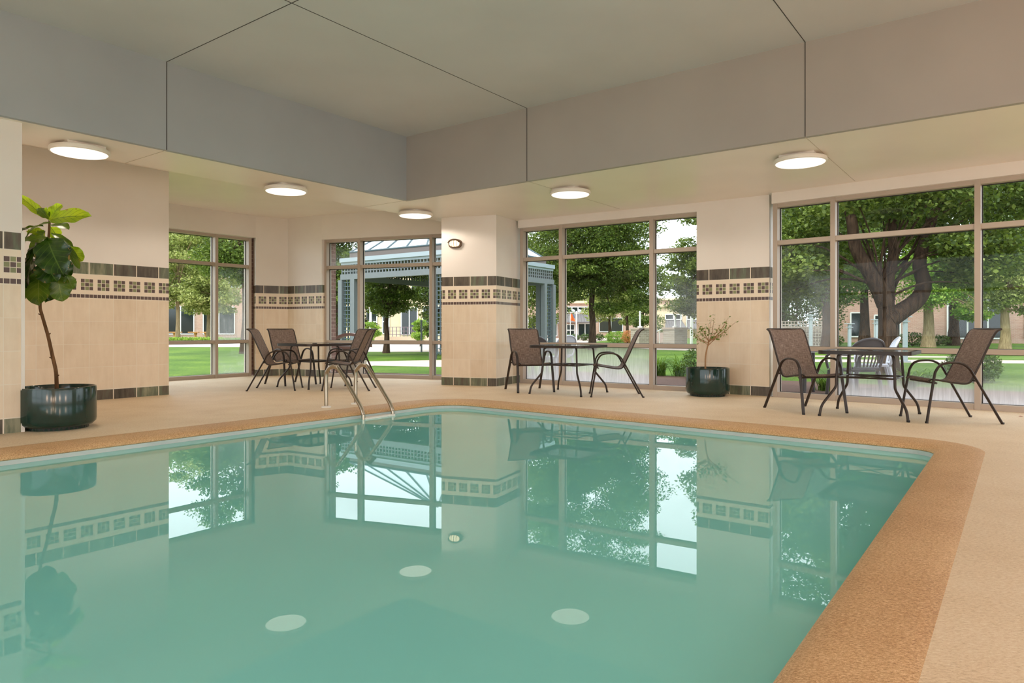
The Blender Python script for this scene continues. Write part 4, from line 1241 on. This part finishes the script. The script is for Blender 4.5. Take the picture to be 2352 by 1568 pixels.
# ------------------------------------------------------------------ shrubs, hedge, lilies
def shrub(name, label, base, r, n, leaf, mat, cat='shrub', group=None, seed=9):
    root = empty(name, base, label=label, cat=cat, group=group)
    rng = np.random.default_rng(seed)
    pts = blob_points((0, 0, r[2] * .9), r, n, rng, 0.5)
    pts = pts[pts[:, 2] > 0.02]
    V, F = leafcards(pts, leaf, 0.6, 0.6, rng)
    leafmesh('foliage', V, F, mat, root)
    m = MB(); m.tube([(0, 0, 0), (0, 0, r[2])], .03, 6)
    for k in range(5):
        a = k * 1.26; m.tube([(0, 0, .02), (math.cos(a) * r[0] * .5, math.sin(a) * r[1] * .5, r[2])], .012, 5)
    m.build('stem', M['bark'], root)
    return root
shrub('boxwood_shrub', 'clipped dark shrub on the lawn behind the chair at the right', G0(2235, 12.9), (.50, .45, .33), 5200, .04, M['shrub'], seed=1)
shrub('boxwood_shrub', 'dark shrub at the right end of the middle window', G0(1603, 13.6), (.32, .4, .34), 2600, .04, M['shrub'], seed=2)
shrub('leafy_shrub', 'bright green shrub beyond the lawn of the middle window', G0(1418, 50), (.95, .8, .45), 1500, .10, M['shrublight'], seed=3)
shrub('flowering_shrub', 'orange flowering bush beside the stone pillar', G0(1441, 48), (.42, .5, .5), 900, .09, M['orangeflower'], seed=4)
for k, (u, d) in enumerate([(1302, 60), (1322, 60), (1343, 60), (1377, 60)]):
    shrub('round_shrub', ['round dark shrub left of the lamp post', 'round dark shrub right behind the lamp post', 'round dark shrub between lamp post and maple trunk', 'round dark shrub right of the maple trunk'][k], G0(u, d), (.42, .4, .33), 700, .09, M['shrub'], group='round shrubs along the far path', seed=10 + k)
shrub('leafy_shrub', 'green shrub between the stone pillars', G0(1510, 52), (.6, .5, .8), 1200, .12, M['maple'], seed=20)
shrub('leafy_shrub', 'wide bush behind the trellis wall', G0(1830, 41), (3.0, 1, 2.4), 7000, .14, M['shrub'], seed=29)
for k, (u, d, rx, rz) in enumerate([(2095, 40, .8, .45), (2155, 42, .8, .35), (1910, 40, .7, .4)]):
    shrub('leafy_shrub', ['dark bush at the foot of the pink brick wall', 'dark bush before the glazed front', 'dark bush left of the big trunk'][k], G0(u, d), (rx, .6, rz), 1200, .10, M['shrub'], seed=30 + k)
hd = empty('clipped_hedge', G0(440, 48), label='low clipped hedge beyond the far left lawn', cat='hedge')
rng = np.random.default_rng(77)
pts = np.column_stack([rng.uniform(-3.2, 2.2, 7000), rng.uniform(-.4, .4, 7000), rng.uniform(.0, .42, 7000)])
V, F = leafcards(pts, .09, .6, .5, rng); leafmesh('foliage', V, F, M['shrublight'], hd)
m = MB()
for x in (-2.5, -1, 0.4, 1.8): m.tube([(x, 0, 0), (x, 0, .35)], .03, 5)
m.build('stem', M['bark'], hd)
def lily(label, base, n, L, seed):
    root = empty('daylily_clump', base, label=label, cat='plant', group='daylilies in the mulch bed')
    rn = random.Random(seed)
    m = MB()
    for k in range(n):
        a = rn.uniform(0, 2 * PI); l = L * rn.uniform(.6, 1.1); o = Vector((rn.gauss(0, .05), rn.gauss(0, .05), 0))
        out = rn.uniform(.35, .95)
        d = Vector((math.cos(a), math.sin(a), 0)); sd = Vector((-d.y, d.x, 0))
        vs = []
        for j in range(7):
            t = j / 6
            p = o + d * (l * out * t ** 1.3) + Vector((0, 0, l * (1.25 * t - (.35 + out * .75) * t * t)))
            w_ = .009 * (1 - t ** 2) + .001
            vs += [p - sd * w_, p + sd * w_ + Vector((0, 0, .003))]
        m.add(vs, [(2 * j, 2 * j + 1, 2 * j + 3, 2 * j + 2) for j in range(6)])
    m.build('blades', M['blade'], root)
lily('arching daylily clump at the left of the lower right pane of the middle window', G0(1514, 14.6), 130, .78, 1)
lily('arching daylily clump in the mulch beside the dark shrub', G0(1563, 14.4), 130, .78, 2)
lily('daylily clump outside the middle window, behind the table', G0(1400, 13.2), 90, .6, 3)
lily('daylily clump between the table and the chair of the right window', G0(2085, 11.3), 80, .62, 4)
lily('daylily clump left of the dark grey plastic chair', G0(1893, 11.0), 70, .6, 5)
lily('daylily clump at the foot of the forked tree', G0(2120, 12.4), 70, .5, 6)

# ------------------------------------------------------------------ pavilion
pL, pN, pR = Vector((-6.33, 25.4, 0)), Vector((-2.11, 22.5, 0)), Vector((1.66, 28.0, 0))
pF = pL + pR - pN
pv = empty('garden_pavilion', (0, 0, 0), label='blue grey steel pavilion with lattice posts and a pale hipped roof', cat='pavilion')
corners = [pL, pN, pR, pF]
m = MB()
for i in range(4):
    a, b = corners[i], corners[(i + 1) % 4]
    m.slab(a, b, 3.42, 3.57, -.12, .06)
    m.slab(a, b, 3.33, 3.42, -.04, .04)
m.build('gutter', simple('pale_blue_gutter', (150, 162, 170), .5), pv)
m = MB()
for i in range(4):
    a, b = corners[i], corners[(i + 1) % 4]
    m.slab(a, b, 2.78, 2.98, -.08, .08)
m.build('beam', M['bluesteel'], pv)
m = MB()
for i in range(4):
    a, b = corners[i], corners[(i + 1) % 4]
    d = (b - a).normalized(); L = (b - a).length
    for k in range(int(L / .15)):
        m.slab(a + d * (.15 * k), a + d * (.15 * k + .045), 2.98, 3.36, -.02, .02)
    for z in (3.07, 3.2): m.slab(a, b, z, z + .035, -.015, .015)
m.build('lattice_band', M['bluesteel'], pv)
for ci, c in enumerate(corners):
    for nb_ in (corners[(ci + 1) % 4], corners[ci - 1]):
        d = (nb_ - c).normalized()
        m = MB()
        m.slab(c + d * .55, c + d * .75, GZ, 2.78, -.09, .09)
        m.build('post', M['bluesteel'], pv)
        m = MB()
        for k in range(3): m.slab(c + d * (.17 + .14 * k), c + d * (.17 + .14 * k + .03), .1, 2.78, -.015, .015)
        for k in range(18): m.slab(c + d * .1, c + d * .55, .15 + .148 * k, .18 + .148 * k, -.015, .015)
        m.build('lattice_panel', M['bluesteeld'], pv)
    m = MB()
    m.box((c.x, c.y, 1.36), (.2, .2, 2.82), math.atan2((pN - pL).y, (pN - pL).x))
    m.build('post', M['bluesteel'], pv)
cen = (pL + pR) / 2
ins = [c + (cen - c).normalized() * .28 for c in corners]
z0, z1 = 3.80, 5.6
e1 = (ins[0] + ins[1]) / 2 + (cen - (ins[0] + ins[1]) / 2) * .72
e2 = (ins[2] + ins[3]) / 2 + (cen - (ins[2] + ins[3]) / 2) * .72
R3 = lambda p, z: Vector((p.x, p.y, z))
m = MB()
m.add([R3(ins[0], z0), R3(ins[1], z0), R3(ins[2], z0), R3(ins[3], z0), R3(e1, z1), R3(e2, z1)], [(0, 1, 4), (1, 2, 5, 4), (2, 3, 5), (3, 0, 4, 5)])
rf = m.build('roof', M['roofpanel'], pv)
m = MB()
m.add([R3(c, 3.56) for c in ins] + [R3(c, 3.805) for c in ins], [(0, 1, 5, 4), (1, 2, 6, 5), (2, 3, 7, 6), (3, 0, 4, 7), (0, 3, 2, 1)])
m.build('roof_kerb', simple('dark_taupe_metal', (104, 94, 90), .6), pv)
m = MB()
def rib(p, q): m.tube([p, q], .035, 6)
for i, (a, b, ea, eb) in enumerate([(0, 1, e1, e1), (1, 2, e1, e2), (2, 3, e2, e2), (3, 0, e2, e1)]):
    A_, B_ = R3(ins[a], z0 + .02), R3(ins[b], z0 + .02)
    EA, EB = R3(ea, z1 + .02), R3(eb, z1 + .02)
    rib(A_, EA)
    for k in range(1, 5):
        t = k / 5
        rib(A_.lerp(B_, t), EA.lerp(EB, t))
    rib(A_, B_)
m.build('roof_seam', M['bluesteeld'], rf)

# ------------------------------------------------------------------ buildings
def building(name, label, a, b, h, mat, wins, depth=8, extra=None):
    """front face from a to b (left to right seen from here); wins: (s0,s1,z0,z1,nv,nh)"""
    root = empty(name, (0, 0, 0), label=label, cat='building')
    m = MB(); m.slab(a, b, GZ, h, 0, depth); m.build('wall', mat, root)
    m = MB(); m.slab(a + Vector((-.1, -.1, 0)), b + Vector((.1, -.1, 0)), h, h + .3, -.15, depth); m.build('roof', M['cream'], root)
    d = (b - a).normalized()
    for (s0, s1, z0_, z1_, nv, nh) in wins:
        m = MB()
        m.slab(a + d * s0, a + d * s1, z0_, z1_, -.06, .02)
        w_ = m.build('window', M['darkglass'], root)
        m = MB()
        for k in range(nv + 1):
            x = s0 + (s1 - s0) * k / nv
            m.slab(a + d * (x - .05), a + d * (x + .05), z0_, z1_, -.12, -.055)
        for k in range(nh + 1):
            z = z0_ + (z1_ - z0_) * k / nh
            m.slab(a + d * s0, a + d * s1, z - .05, z + .05, -.11, -.055)
        m.build('glazing_bars', M['whiteframe'], w_)
    if extra: extra(root, a, b, d)
    return root
building('brick_building', 'pink brick building with dark ground floor windows beyond the far left lawn', G0(330, 78), G0(650, 84), 13.5, M['brickwall'],
         [(1, 5.2, .4, 3.6, 3, 1), (6.2, 9.6, .4, 3.6, 2, 1), (10.6, 14.5, .4, 3.4, 3, 1), (3.2, 5.0, 10.4, 12.6, 2, 1), (8, 10, 10, 12.6, 2, 1), (2.5, 6, 6, 8, 3, 1), (9, 13, 6, 8, 3, 1)])
building('cream_building', 'cream and pink building with tall dark windows behind the pavilion', G0(690, 72), G0(1110, 70), 7.5, M['cream'],
         [(7.2, 8.3, .5, 3.0, 1, 2), (8.9, 9.6, .5, 3.0, 1, 2), (10.9, 12.6, .4, 3.2, 2, 1), (13.2, 15.4, .4, 3.3, 2, 1), (3.2, 3.9, .4, 3.0, 1, 1), (16.2, 17.5, .4, 3.3, 1, 1), (12, 16, 4.6, 6.2, 4, 1)])
def awn(root, a, b, d):
    n = Vector((d.y, -d.x, 0))
    for (s0, s1, z) in aw_list:
        m = MB()
        p, q_ = a + d * s0, a + d * s1
        vs = [R3(p, z), R3(q_, z), R3(q_ + n * 1.3 + d * .3, z - .95), R3(p + n * 1.3 - d * .3, z - .95), R3(p, z - .08), R3(q_, z - .08), R3(q_ + n * 1.3 + d * .3, z - 1.05), R3(p + n * 1.3 - d * .3, z - 1.05)]
        m.add(vs, [(0, 3, 2, 1), (4, 5, 6, 7), (3, 7, 6, 2), (0, 4, 7, 3), (1, 2, 6, 5)])
        k = 0
        while s0 + .3 * k < s1:
            x = s0 + .3 * k; k += 1
            m.tube([R3(a + d * x, z + .02), R3(a + d * x + n * 1.3, z - .93)], .02, 4)
        m.build('awning', M['slate'], root)
aw_list = [(3.1, 6.4, 2.75), (-.2, 2.4, 2.6)]
building('awning_building', 'pink building with slate awnings behind the lamp post', G0(1235, 78), G0(1362, 78), 3.9, M['brickwall'],
         [(.2, 2.2, .2, 1.6, 2, 1), (3.3, 4.2, .2, 1.5, 1, 2), (4.6, 6.2, .1, 1.6, 2, 1), (3.2, 6.0, 2.9, 3.5, 4, 1)], extra=awn)
aw_list = [(1.6, 3.4, 2.0), (4.0, 6.0, 2.0)]
building('awning_building', 'pink building with two slate awnings behind the stone pillars', G0(1495, 76), G0(1625, 76), 3.4, M['cream'],
         [(1.6, 3.4, 2.05, 2.6, 2, 1), (4.0, 6.0, 2.05, 2.6, 2, 1)], extra=awn)
building('glazed_building', 'pink brick building with a dark glazed front behind the right lawn', G0(1900, 52), G0(2440, 47), 5.2, M['brickwall'],
         [(1.6, 2.7, .4, 2.2, 1, 1), (3.2, 4.9, .3, 2.0, 2, 1), (7.9, 11.6, .3, 5.0, 3, 2), (12.6, 17.2, .3, 5.0, 4, 2)])
building('distant_building', 'long low pink building far behind the round maple', G0(1085, 100), G0(1800, 100), 5.2, M['brickwall'],
         [(3 + 5.2 * k, 6.4 + 5.2 * k, .6, 2.6, 2, 1) for k in range(8)])
wb = empty('trellis_wall', (0, 0, 0), label='white timber trellis wall outside the left pane of the right window', cat='trellis')
a, b = G0(1775, 34), G0(1903, 34); d = (b - a).normalized()
m = MB()
for k in range(19): m.slab(a + d * (.15 * k), a + d * (.15 * k + .04), .0, 1.35, -.02, .02)
for k in range(9): m.slab(a, b, .12 + .15 * k, .16 + .15 * k, -.015, .03)
m.build('lattice_panel', M['stone'], wb)
m = MB(); m.slab(a, b, GZ, 1.1, .3, .6); m.build('back_panel', M['stone'], wb)
# white grid frame above the pillars
wg = empty('white_grid_screen', G0(1582, 62), label='white grid frame standing behind the right stone pillar', cat='screen')
m = MB()
for k in range(4): m.box((-.75 + .55 * k, 0, 1.75), (.06, .06, 3.6))
for k in range(4): m.box((.08, 0, 2.5 + .35 * k), (1.7, .05, .05))
m.build('grid_bars', M['whiteframe'], wg)

# ------------------------------------------------------------------ outdoor objects
def pillar(u0, u1, d, ztop, lab, poleu, ptop):
    c = G0((u0 + u1) / 2, d); w_ = (u1 - u0) / FL * d
    root = empty('stone_pillar', c, .5, label=lab, cat='pillar', group='stone pillars with white poles')
    m = MB(); 
    for p, q_ in (((-w_ * .36, -w_ * .36, 0), (w_ * .36, -w_ * .36, 0)),):
        m.slab(p, q_, 0, ztop, 0, w_ * .72)
    m.build('shaft', M['stone'], root)
    m = MB(); m.box((0, 0, ztop + .05), (w_ * .8, w_ * .8, .12)); m.build('cap', M['concrete'], root)
    m = MB(); m.tube([(0, 0, ztop), (0, 0, ptop)], .06, 8); m.lathe([(0, ztop + .1), (.16, ztop + .1), (.16, ztop + .2), (0, ztop + .2)], n=12); m.build('pole', M['whiteframe'], root)
pillar(1449, 1491, 45, 1.0, 'square stone pillar behind the side view chair of the middle table', 1469, 2.2)
pillar(1524, 1577, 42, 1.0, 'square stone pillar right of the mullion of the middle window', 1549, 1.95)
lp_ = empty('lamp_post', G0(1324, 58), label='white lamp post with two round heads', cat='lamp post')
m = MB(); m.tube([(0, 0, 0), (0, 0, 2.55)], [.07, .045], 8); m.build('pole', M['whiteframe'], lp_, smooth=True)
for sx in (-1, 1):
    m = MB(); m.tube([(0, 0, 2.35), (sx * .25, 0, 2.32), (sx * .27, 0, 2.42)], .025, 6); m.build('arm', M['whiteframe'], lp_)
    m = MB(); m.lathe([(0, -.16), (.12, -.1), (.17, 0), (.12, .1), (0, .15)], c=(sx * .27, 0, 2.55), n=16); m.build('lamp_head', M['roofpanel'], lp_, smooth=True)
thin = empty('thin_post', G0(968, 29.5), label='thin grey post on the far grass beside the round tree', cat='post')
m = MB(); m.tube([(0, 0, 0), (0, 0, 1.35)], .04, 8); m.lathe([(0, 1.35), (.055, 1.35), (.055, 1.39), (0, 1.4)], n=10); m.build('pole', M['bluesteel'], thin)
wp = empty('white_pole', G0(851, 41), label='white pole seen left of the round tree', cat='post')
m = MB(); m.tube([(0, 0, 0), (0, 0, 3.3)], [.09, .06], 8); m.build('pole', M['whiteframe'], wp)
wp = empty('white_pole', G0(1588, 47), label='white pole right of the stone pillars', cat='post')
m = MB(); m.tube([(0, 0, 0), (0, 0, 2.6)], [.1, .08], 8); m.build('pole', M['whiteframe'], wp)
fg = empty('flag_on_pole', G0(1310, 62), label='orange flag with a blue edge on a short pole', cat='flag')
m = MB(); m.tube([(0, 0, 0), (0, 0, 2.5)], .03, 6); m.build('pole', M['whiteframe'], fg)
m = MB()
vs, fs = [], []
for j in range(7):
    z = 2.45 - j * .11
    for k in range(4): vs.append(Vector((.02 + k * .12 * (.5 + j / 8), .05 * math.sin(k * 2 + j * .8), z - .03 * k)))
for j in range(6):
    for k in range(3): fs.append((j * 4 + k, j * 4 + k + 1, j * 4 + k + 5, j * 4 + k + 4))
m.add(vs, fs); m.build('flag_cloth', M['flag'], fg)
m = MB(); m.add([vs[3], vs[3] + Vector((.1, 0, -.02)), vs[15] + Vector((.1, 0, 0)), vs[15]], [(0, 1, 2, 3)]); m.build('flag_edge', M['flagblue'], fg)
rl = empty('metal_railing', (0, 0, 0), label='purple grey railing before the cream building', cat='railing')
a, b = G0(893, 52), G0(1000, 50); d = (b - a).normalized(); L = (b - a).length
m = MB()
for z in (.55, .8, 1.1): m.slab(a, b, z, z + .04, -.02, .02)
k = 0
while k * .35 < L: m.slab(a + d * (.35 * k), a + d * (.35 * k + .05), GZ, 1.14, -.02, .02); k += 1
m.build('rails', simple('purple_grey_metal', (140, 122, 130), .6), rl)
lw = empty('low_wall', (0, 0, 0), label='low pale wall under the railing beyond the road', cat='wall')
m = MB(); m.slab(G0(860, 50), G0(1120, 47), GZ, .42, 0, .3); m.build('wall_body', M['cream'], lw)
sr = empty('stair_railing', (0, 0, 0), label='white handrail on the steps between the stone pillars', cat='railing')
m = MB()
p0_, p1_ = G0(1492, 44, .25), G0(1526, 46, .95)
m.tube([p0_ + Vector((0, 0, .35)), p1_ + Vector((0, 0, .1))], .03, 6)
for t in (0, .33, .66, 1): q_ = p0_.lerp(p1_, t); m.tube([Vector((q_.x, q_.y, GZ)), q_ + Vector((0, 0, .35 - .25 * t))], .025, 6)
m.build('handrail', M['whiteframe'], sr)
stp = empty('garden_steps', (0, 0, 0), label='pale steps rising between the stone pillars', cat='steps')
m = MB()
for k in range(6): m.slab(G0(1488, 46 + k * .4), G0(1530, 46 + k * .4), GZ, .12 * (k + 1), 0, .45)
m.build('treads', M['concrete'], stp)
# pale steel bollard posts
for k, (u, d, zt, lab) in enumerate([(2079, 20.6, 1.36, 'pale blue steel post with a flared cap right of the big trunk'), (1862, 25, 1.5, 'pale blue steel post seen through the left pane of the right window'),
                                     (1951, 27, 1.2, 'pale blue steel post above the dark plastic chair'), (2013, 26, 1.35, 'pale blue steel post just left of the big trunk')]):
    r_ = empty('steel_post', G0(u, d), label=lab, cat='post', group='pale blue steel posts on the right lawn')
    m = MB(); m.box((0, 0, zt / 2), (.10, .10, zt)); m.box((0, 0, .03), (.22, .22, .05)); m.build('pole', M['palesteel'], r_)
    m = MB(); m.box((0, 0, zt + .02), (.30, .24, .03)); m.box((0, 0, zt - .12), (.22, .16, .03)); m.build('cap', M['palesteel'], r_)
bn = empty('brick_bench', G0(2178, 45), label='low brick bench beside a small stone marker on the far lawn', cat='bench')
m = MB(); m.box((-.45, 0, .2), (.25, .4, .4)); m.box((.1, 0, .2), (.25, .4, .4)); m.build('base_block', M['brickdark'], bn)
m = MB(); m.box((-.15, 0, .44), (1.1, .5, .08)); m.build('seat', M['brickdark'], bn)
mk = empty('stone_marker', G0(2186, 43), label='small pale stone marker post on the far lawn', cat='marker')
m = MB(); m.box((0, 0, .42), (.35, .3, .84)); m.box((0, 0, .86), (.28, .24, .06)); m.build('shaft', M['concrete'], mk)
# picnic tables far away
for k, (u, lab) in enumerate([(401, 'orange wooden table on the far terrace left of the pale trunk'), (449, 'orange wooden table on the far terrace right of the pale trunk'), (473, 'orange wooden table on the far terrace beside the window bar')]):
    r_ = empty('terrace_table', G0(u, 66), label=lab, cat='table', group='orange tables on the far terrace')
    m = MB(); m.box((0, 0, .72), (1.1, .8, .07)); m.build('tabletop', M['orangewood'], r_)
    m = MB(); m.lathe([(0.3, 0), (.12, .15), (.09, .4), (.2, .69), (0, .69)], n=10); m.build('pedestal', M['orangewood'], r_)
# litter bin
bb = empty('litter_bin', G0(806, 15.3), .1, label='brown hooded litter bin with pebbled panels outside the pavilion window', cat='litter bin')
m = MB(); m.box((0, 0, .30), (.60, .60, .60)); m.box((0, 0, .03), (.70, .70, .10)); m.box((0, 0, .60), (.68, .68, .05)); m.build('body', M['bin'], bb)
for k in range(4):
    m = MB(); R_ = Matrix.Rotation(k * PI / 2, 3, 'Z'); m.box(R_ @ Vector((0, -.305, .32)), (.5, .03, .42), M=R_); m.build('pebbled_panel', M['pebble'], bb)
m = MB()
arc = []
for k in range(13):
    t = k / 12; arc.append((-.36 + .72 * t, .80 + .12 * math.sin(PI * t)))
for y in (-.34, .34):
    pass
vs = [Vector((x, y, z + dz)) for dz in (0, -.06) for y in (-.36, .36) for x, z in arc]
nA = len(arc)
for o_ in range(nA - 1):
    pass
m.add(vs, [(k, k + 1, nA + k + 1, nA + k) for k in range(nA - 1)] + [(2 * nA + k, 3 * nA + k, 3 * nA + k + 1, 2 * nA + k + 1) for k in range(nA - 1)] + [(k, 2 * nA + k, 2 * nA + k + 1, k + 1) for k in range(nA - 1)] + [(nA + k, nA + k + 1, 3 * nA + k + 1, 3 * nA + k) for k in range(nA - 1)])
for sx in (-1, 1):
    for sy in (-1, 1): m.box((sx * .32, sy * .32, .70), (.07, .07, .22))
m.build('hood', M['bin'], bb)
# plastic garden chairs
def plastic_chair(name, label, loc, rz, mat):
    root = empty(name, loc, rz, label=label, cat='chair')
    for sx, sy, tx in ((.22, .22, .26), (.22, -.22, .26), (-.22, .22, -.30), (-.22, -.22, -.30)):
        m = MB(); m.tube([(tx, sy * 1.12, 0), (sx, sy, .41)], [.022, .03], 8); m.build('leg', mat, root, smooth=True)
    m = MB()
    ring = round_poly([(.25, .24), (-.23, .22), (-.23, -.22), (.25, -.24)], .07, 5)
    m.prism([(p.x, p.y) for p in ring], .405, .435); m.build('seat', mat, root)
    m = MB()
    def bk(y, z): return Vector((-.22 - (z - .43) * .28 - .05 * (1 - (y / .26) ** 2), y, z))
    arch = [bk(-.22, .43), bk(-.25, .55), bk(-.265, .66), bk(-.235, .77), bk(-.15, .84), bk(0, .87), bk(.15, .84), bk(.235, .77), bk(.265, .66), bk(.25, .55), bk(.22, .43)]
    m.tube(spline(arch, 4), .018, 8)
    # solid crest and slats
    n_ = 12
    vs = []
    for k in range(n_ + 1):
        y = -.24 + .48 * k / n_
        zt = .66 + .20 * math.sqrt(max(0, 1 - (y / .255) ** 2)); vs += [bk(y, zt), bk(y, .70 if abs(y) < .2 else .66)]
    m.add(vs, [(2 * k, 2 * k + 1, 2 * k + 3, 2 * k + 2) for k in range(n_)])
    m.add([v + Vector((.012, 0, 0)) for v in vs], [(2 * k + 2, 2 * k + 3, 2 * k + 1, 2 * k) for k in range(n_)])
    for k in range(7):
        y = -.18 + .06 * k
        m.tube([bk(y * .8, .45), bk(y, .58), bk(y, .71)], .013, 6, side=(0, 1, 0), flat=.5)
    m.tube([bk(-.2, .46), bk(0, .46), bk(.2, .46)], .02, 6)
    m.build('backrest', mat, root, smooth=True)
    for s in (-1, 1):
        m = MB(); m.tube(spline([bk(s * .26, .64), (-.1, s * .29, .645), (.12, s * .29, .64), (.23, s * .27, .58), (.22, s * .24, .43)], 5), .024, 8, side=(0, 1, 0), flat=.6)
        m.build('armrest', mat, root, smooth=True)
plastic_chair('plastic_chair', 'dark grey plastic garden chair outside, its back to the right window', G0(1960, 9.75), 1.75, M['plasticdark'])
plastic_chair('plastic_chair', 'pale grey slatted plastic chair outside, beside the forked tree', G0(2003, 11.1), 2.75, M['plasticpale'])
plastic_chair('plastic_chair', 'dark grey plastic chair outside behind the middle table', G0(1240, 13.2), 1.2, M['plasticdark'])
plastic_chair('plastic_chair', 'pale grey plastic chair outside near the pavilion post', G0(1279, 14.3), 2.2, M['plasticpale'])
gt_ = empty('garden_table', G0(1858, 10.35), .3, label='white plastic garden table outside behind the right hand chair group', cat='table')
m = MB(); m.prism([(p.x, p.y) for p in round_poly([(.42, .38), (-.42, .38), (-.42, -.38), (.42, -.38)], .08, 5)], .665, .70); m.build('tabletop', M['tabwhite'], gt_)
for sx in (-1, 1):
    for sy in (-1, 1):
        m = MB(); m.tube([(sx * .36, sy * .32, 0), (sx * .3, sy * .27, .665)], [.025, .035], 8); m.build('leg', M['plasticdark'], gt_, smooth=True)


# ------------------------------------------------------------------ light
w = bpy.data.worlds.new('overcast_sky'); SC.world = w; w.use_nodes = True
nt = w.node_tree; nt.nodes.clear()
bg = nt.nodes.new('ShaderNodeBackground'); ow = nt.nodes.new('ShaderNodeOutputWorld')
bg.inputs[0].default_value = (0.86, 0.93, 1.0, 1); bg.inputs[1].default_value = 3.2
nt.links.new(bg.outputs[0], ow.inputs[0])
sun = bpy.data.lights.new('sun', 'SUN'); sun.energy = 2.0; sun.angle = math.radians(4); sun.color = (1, .94, .82)
so_ = bpy.data.objects.new('sun', sun); COL.objects.link(so_)
so_.rotation_euler = Vector((0.55, 0.55, -1.0)).to_track_quat('-Z', 'Y').to_euler()
SC.view_settings.view_transform = 'Standard'
SC.view_settings.look = 'None'
SC.view_settings.exposure = 0.0
SC.view_settings.gamma = 1.0
SC.view_settings.use_curve_mapping = False
SC.cycles.use_denoising = True
SC.cycles.max_bounces = 9
SC.cycles.diffuse_bounces = 5
SC.cycles.glossy_bounces = 4
SC.cycles.transparent_max_bounces = 24
SC.cycles.sample_clamp_indirect = 6.0
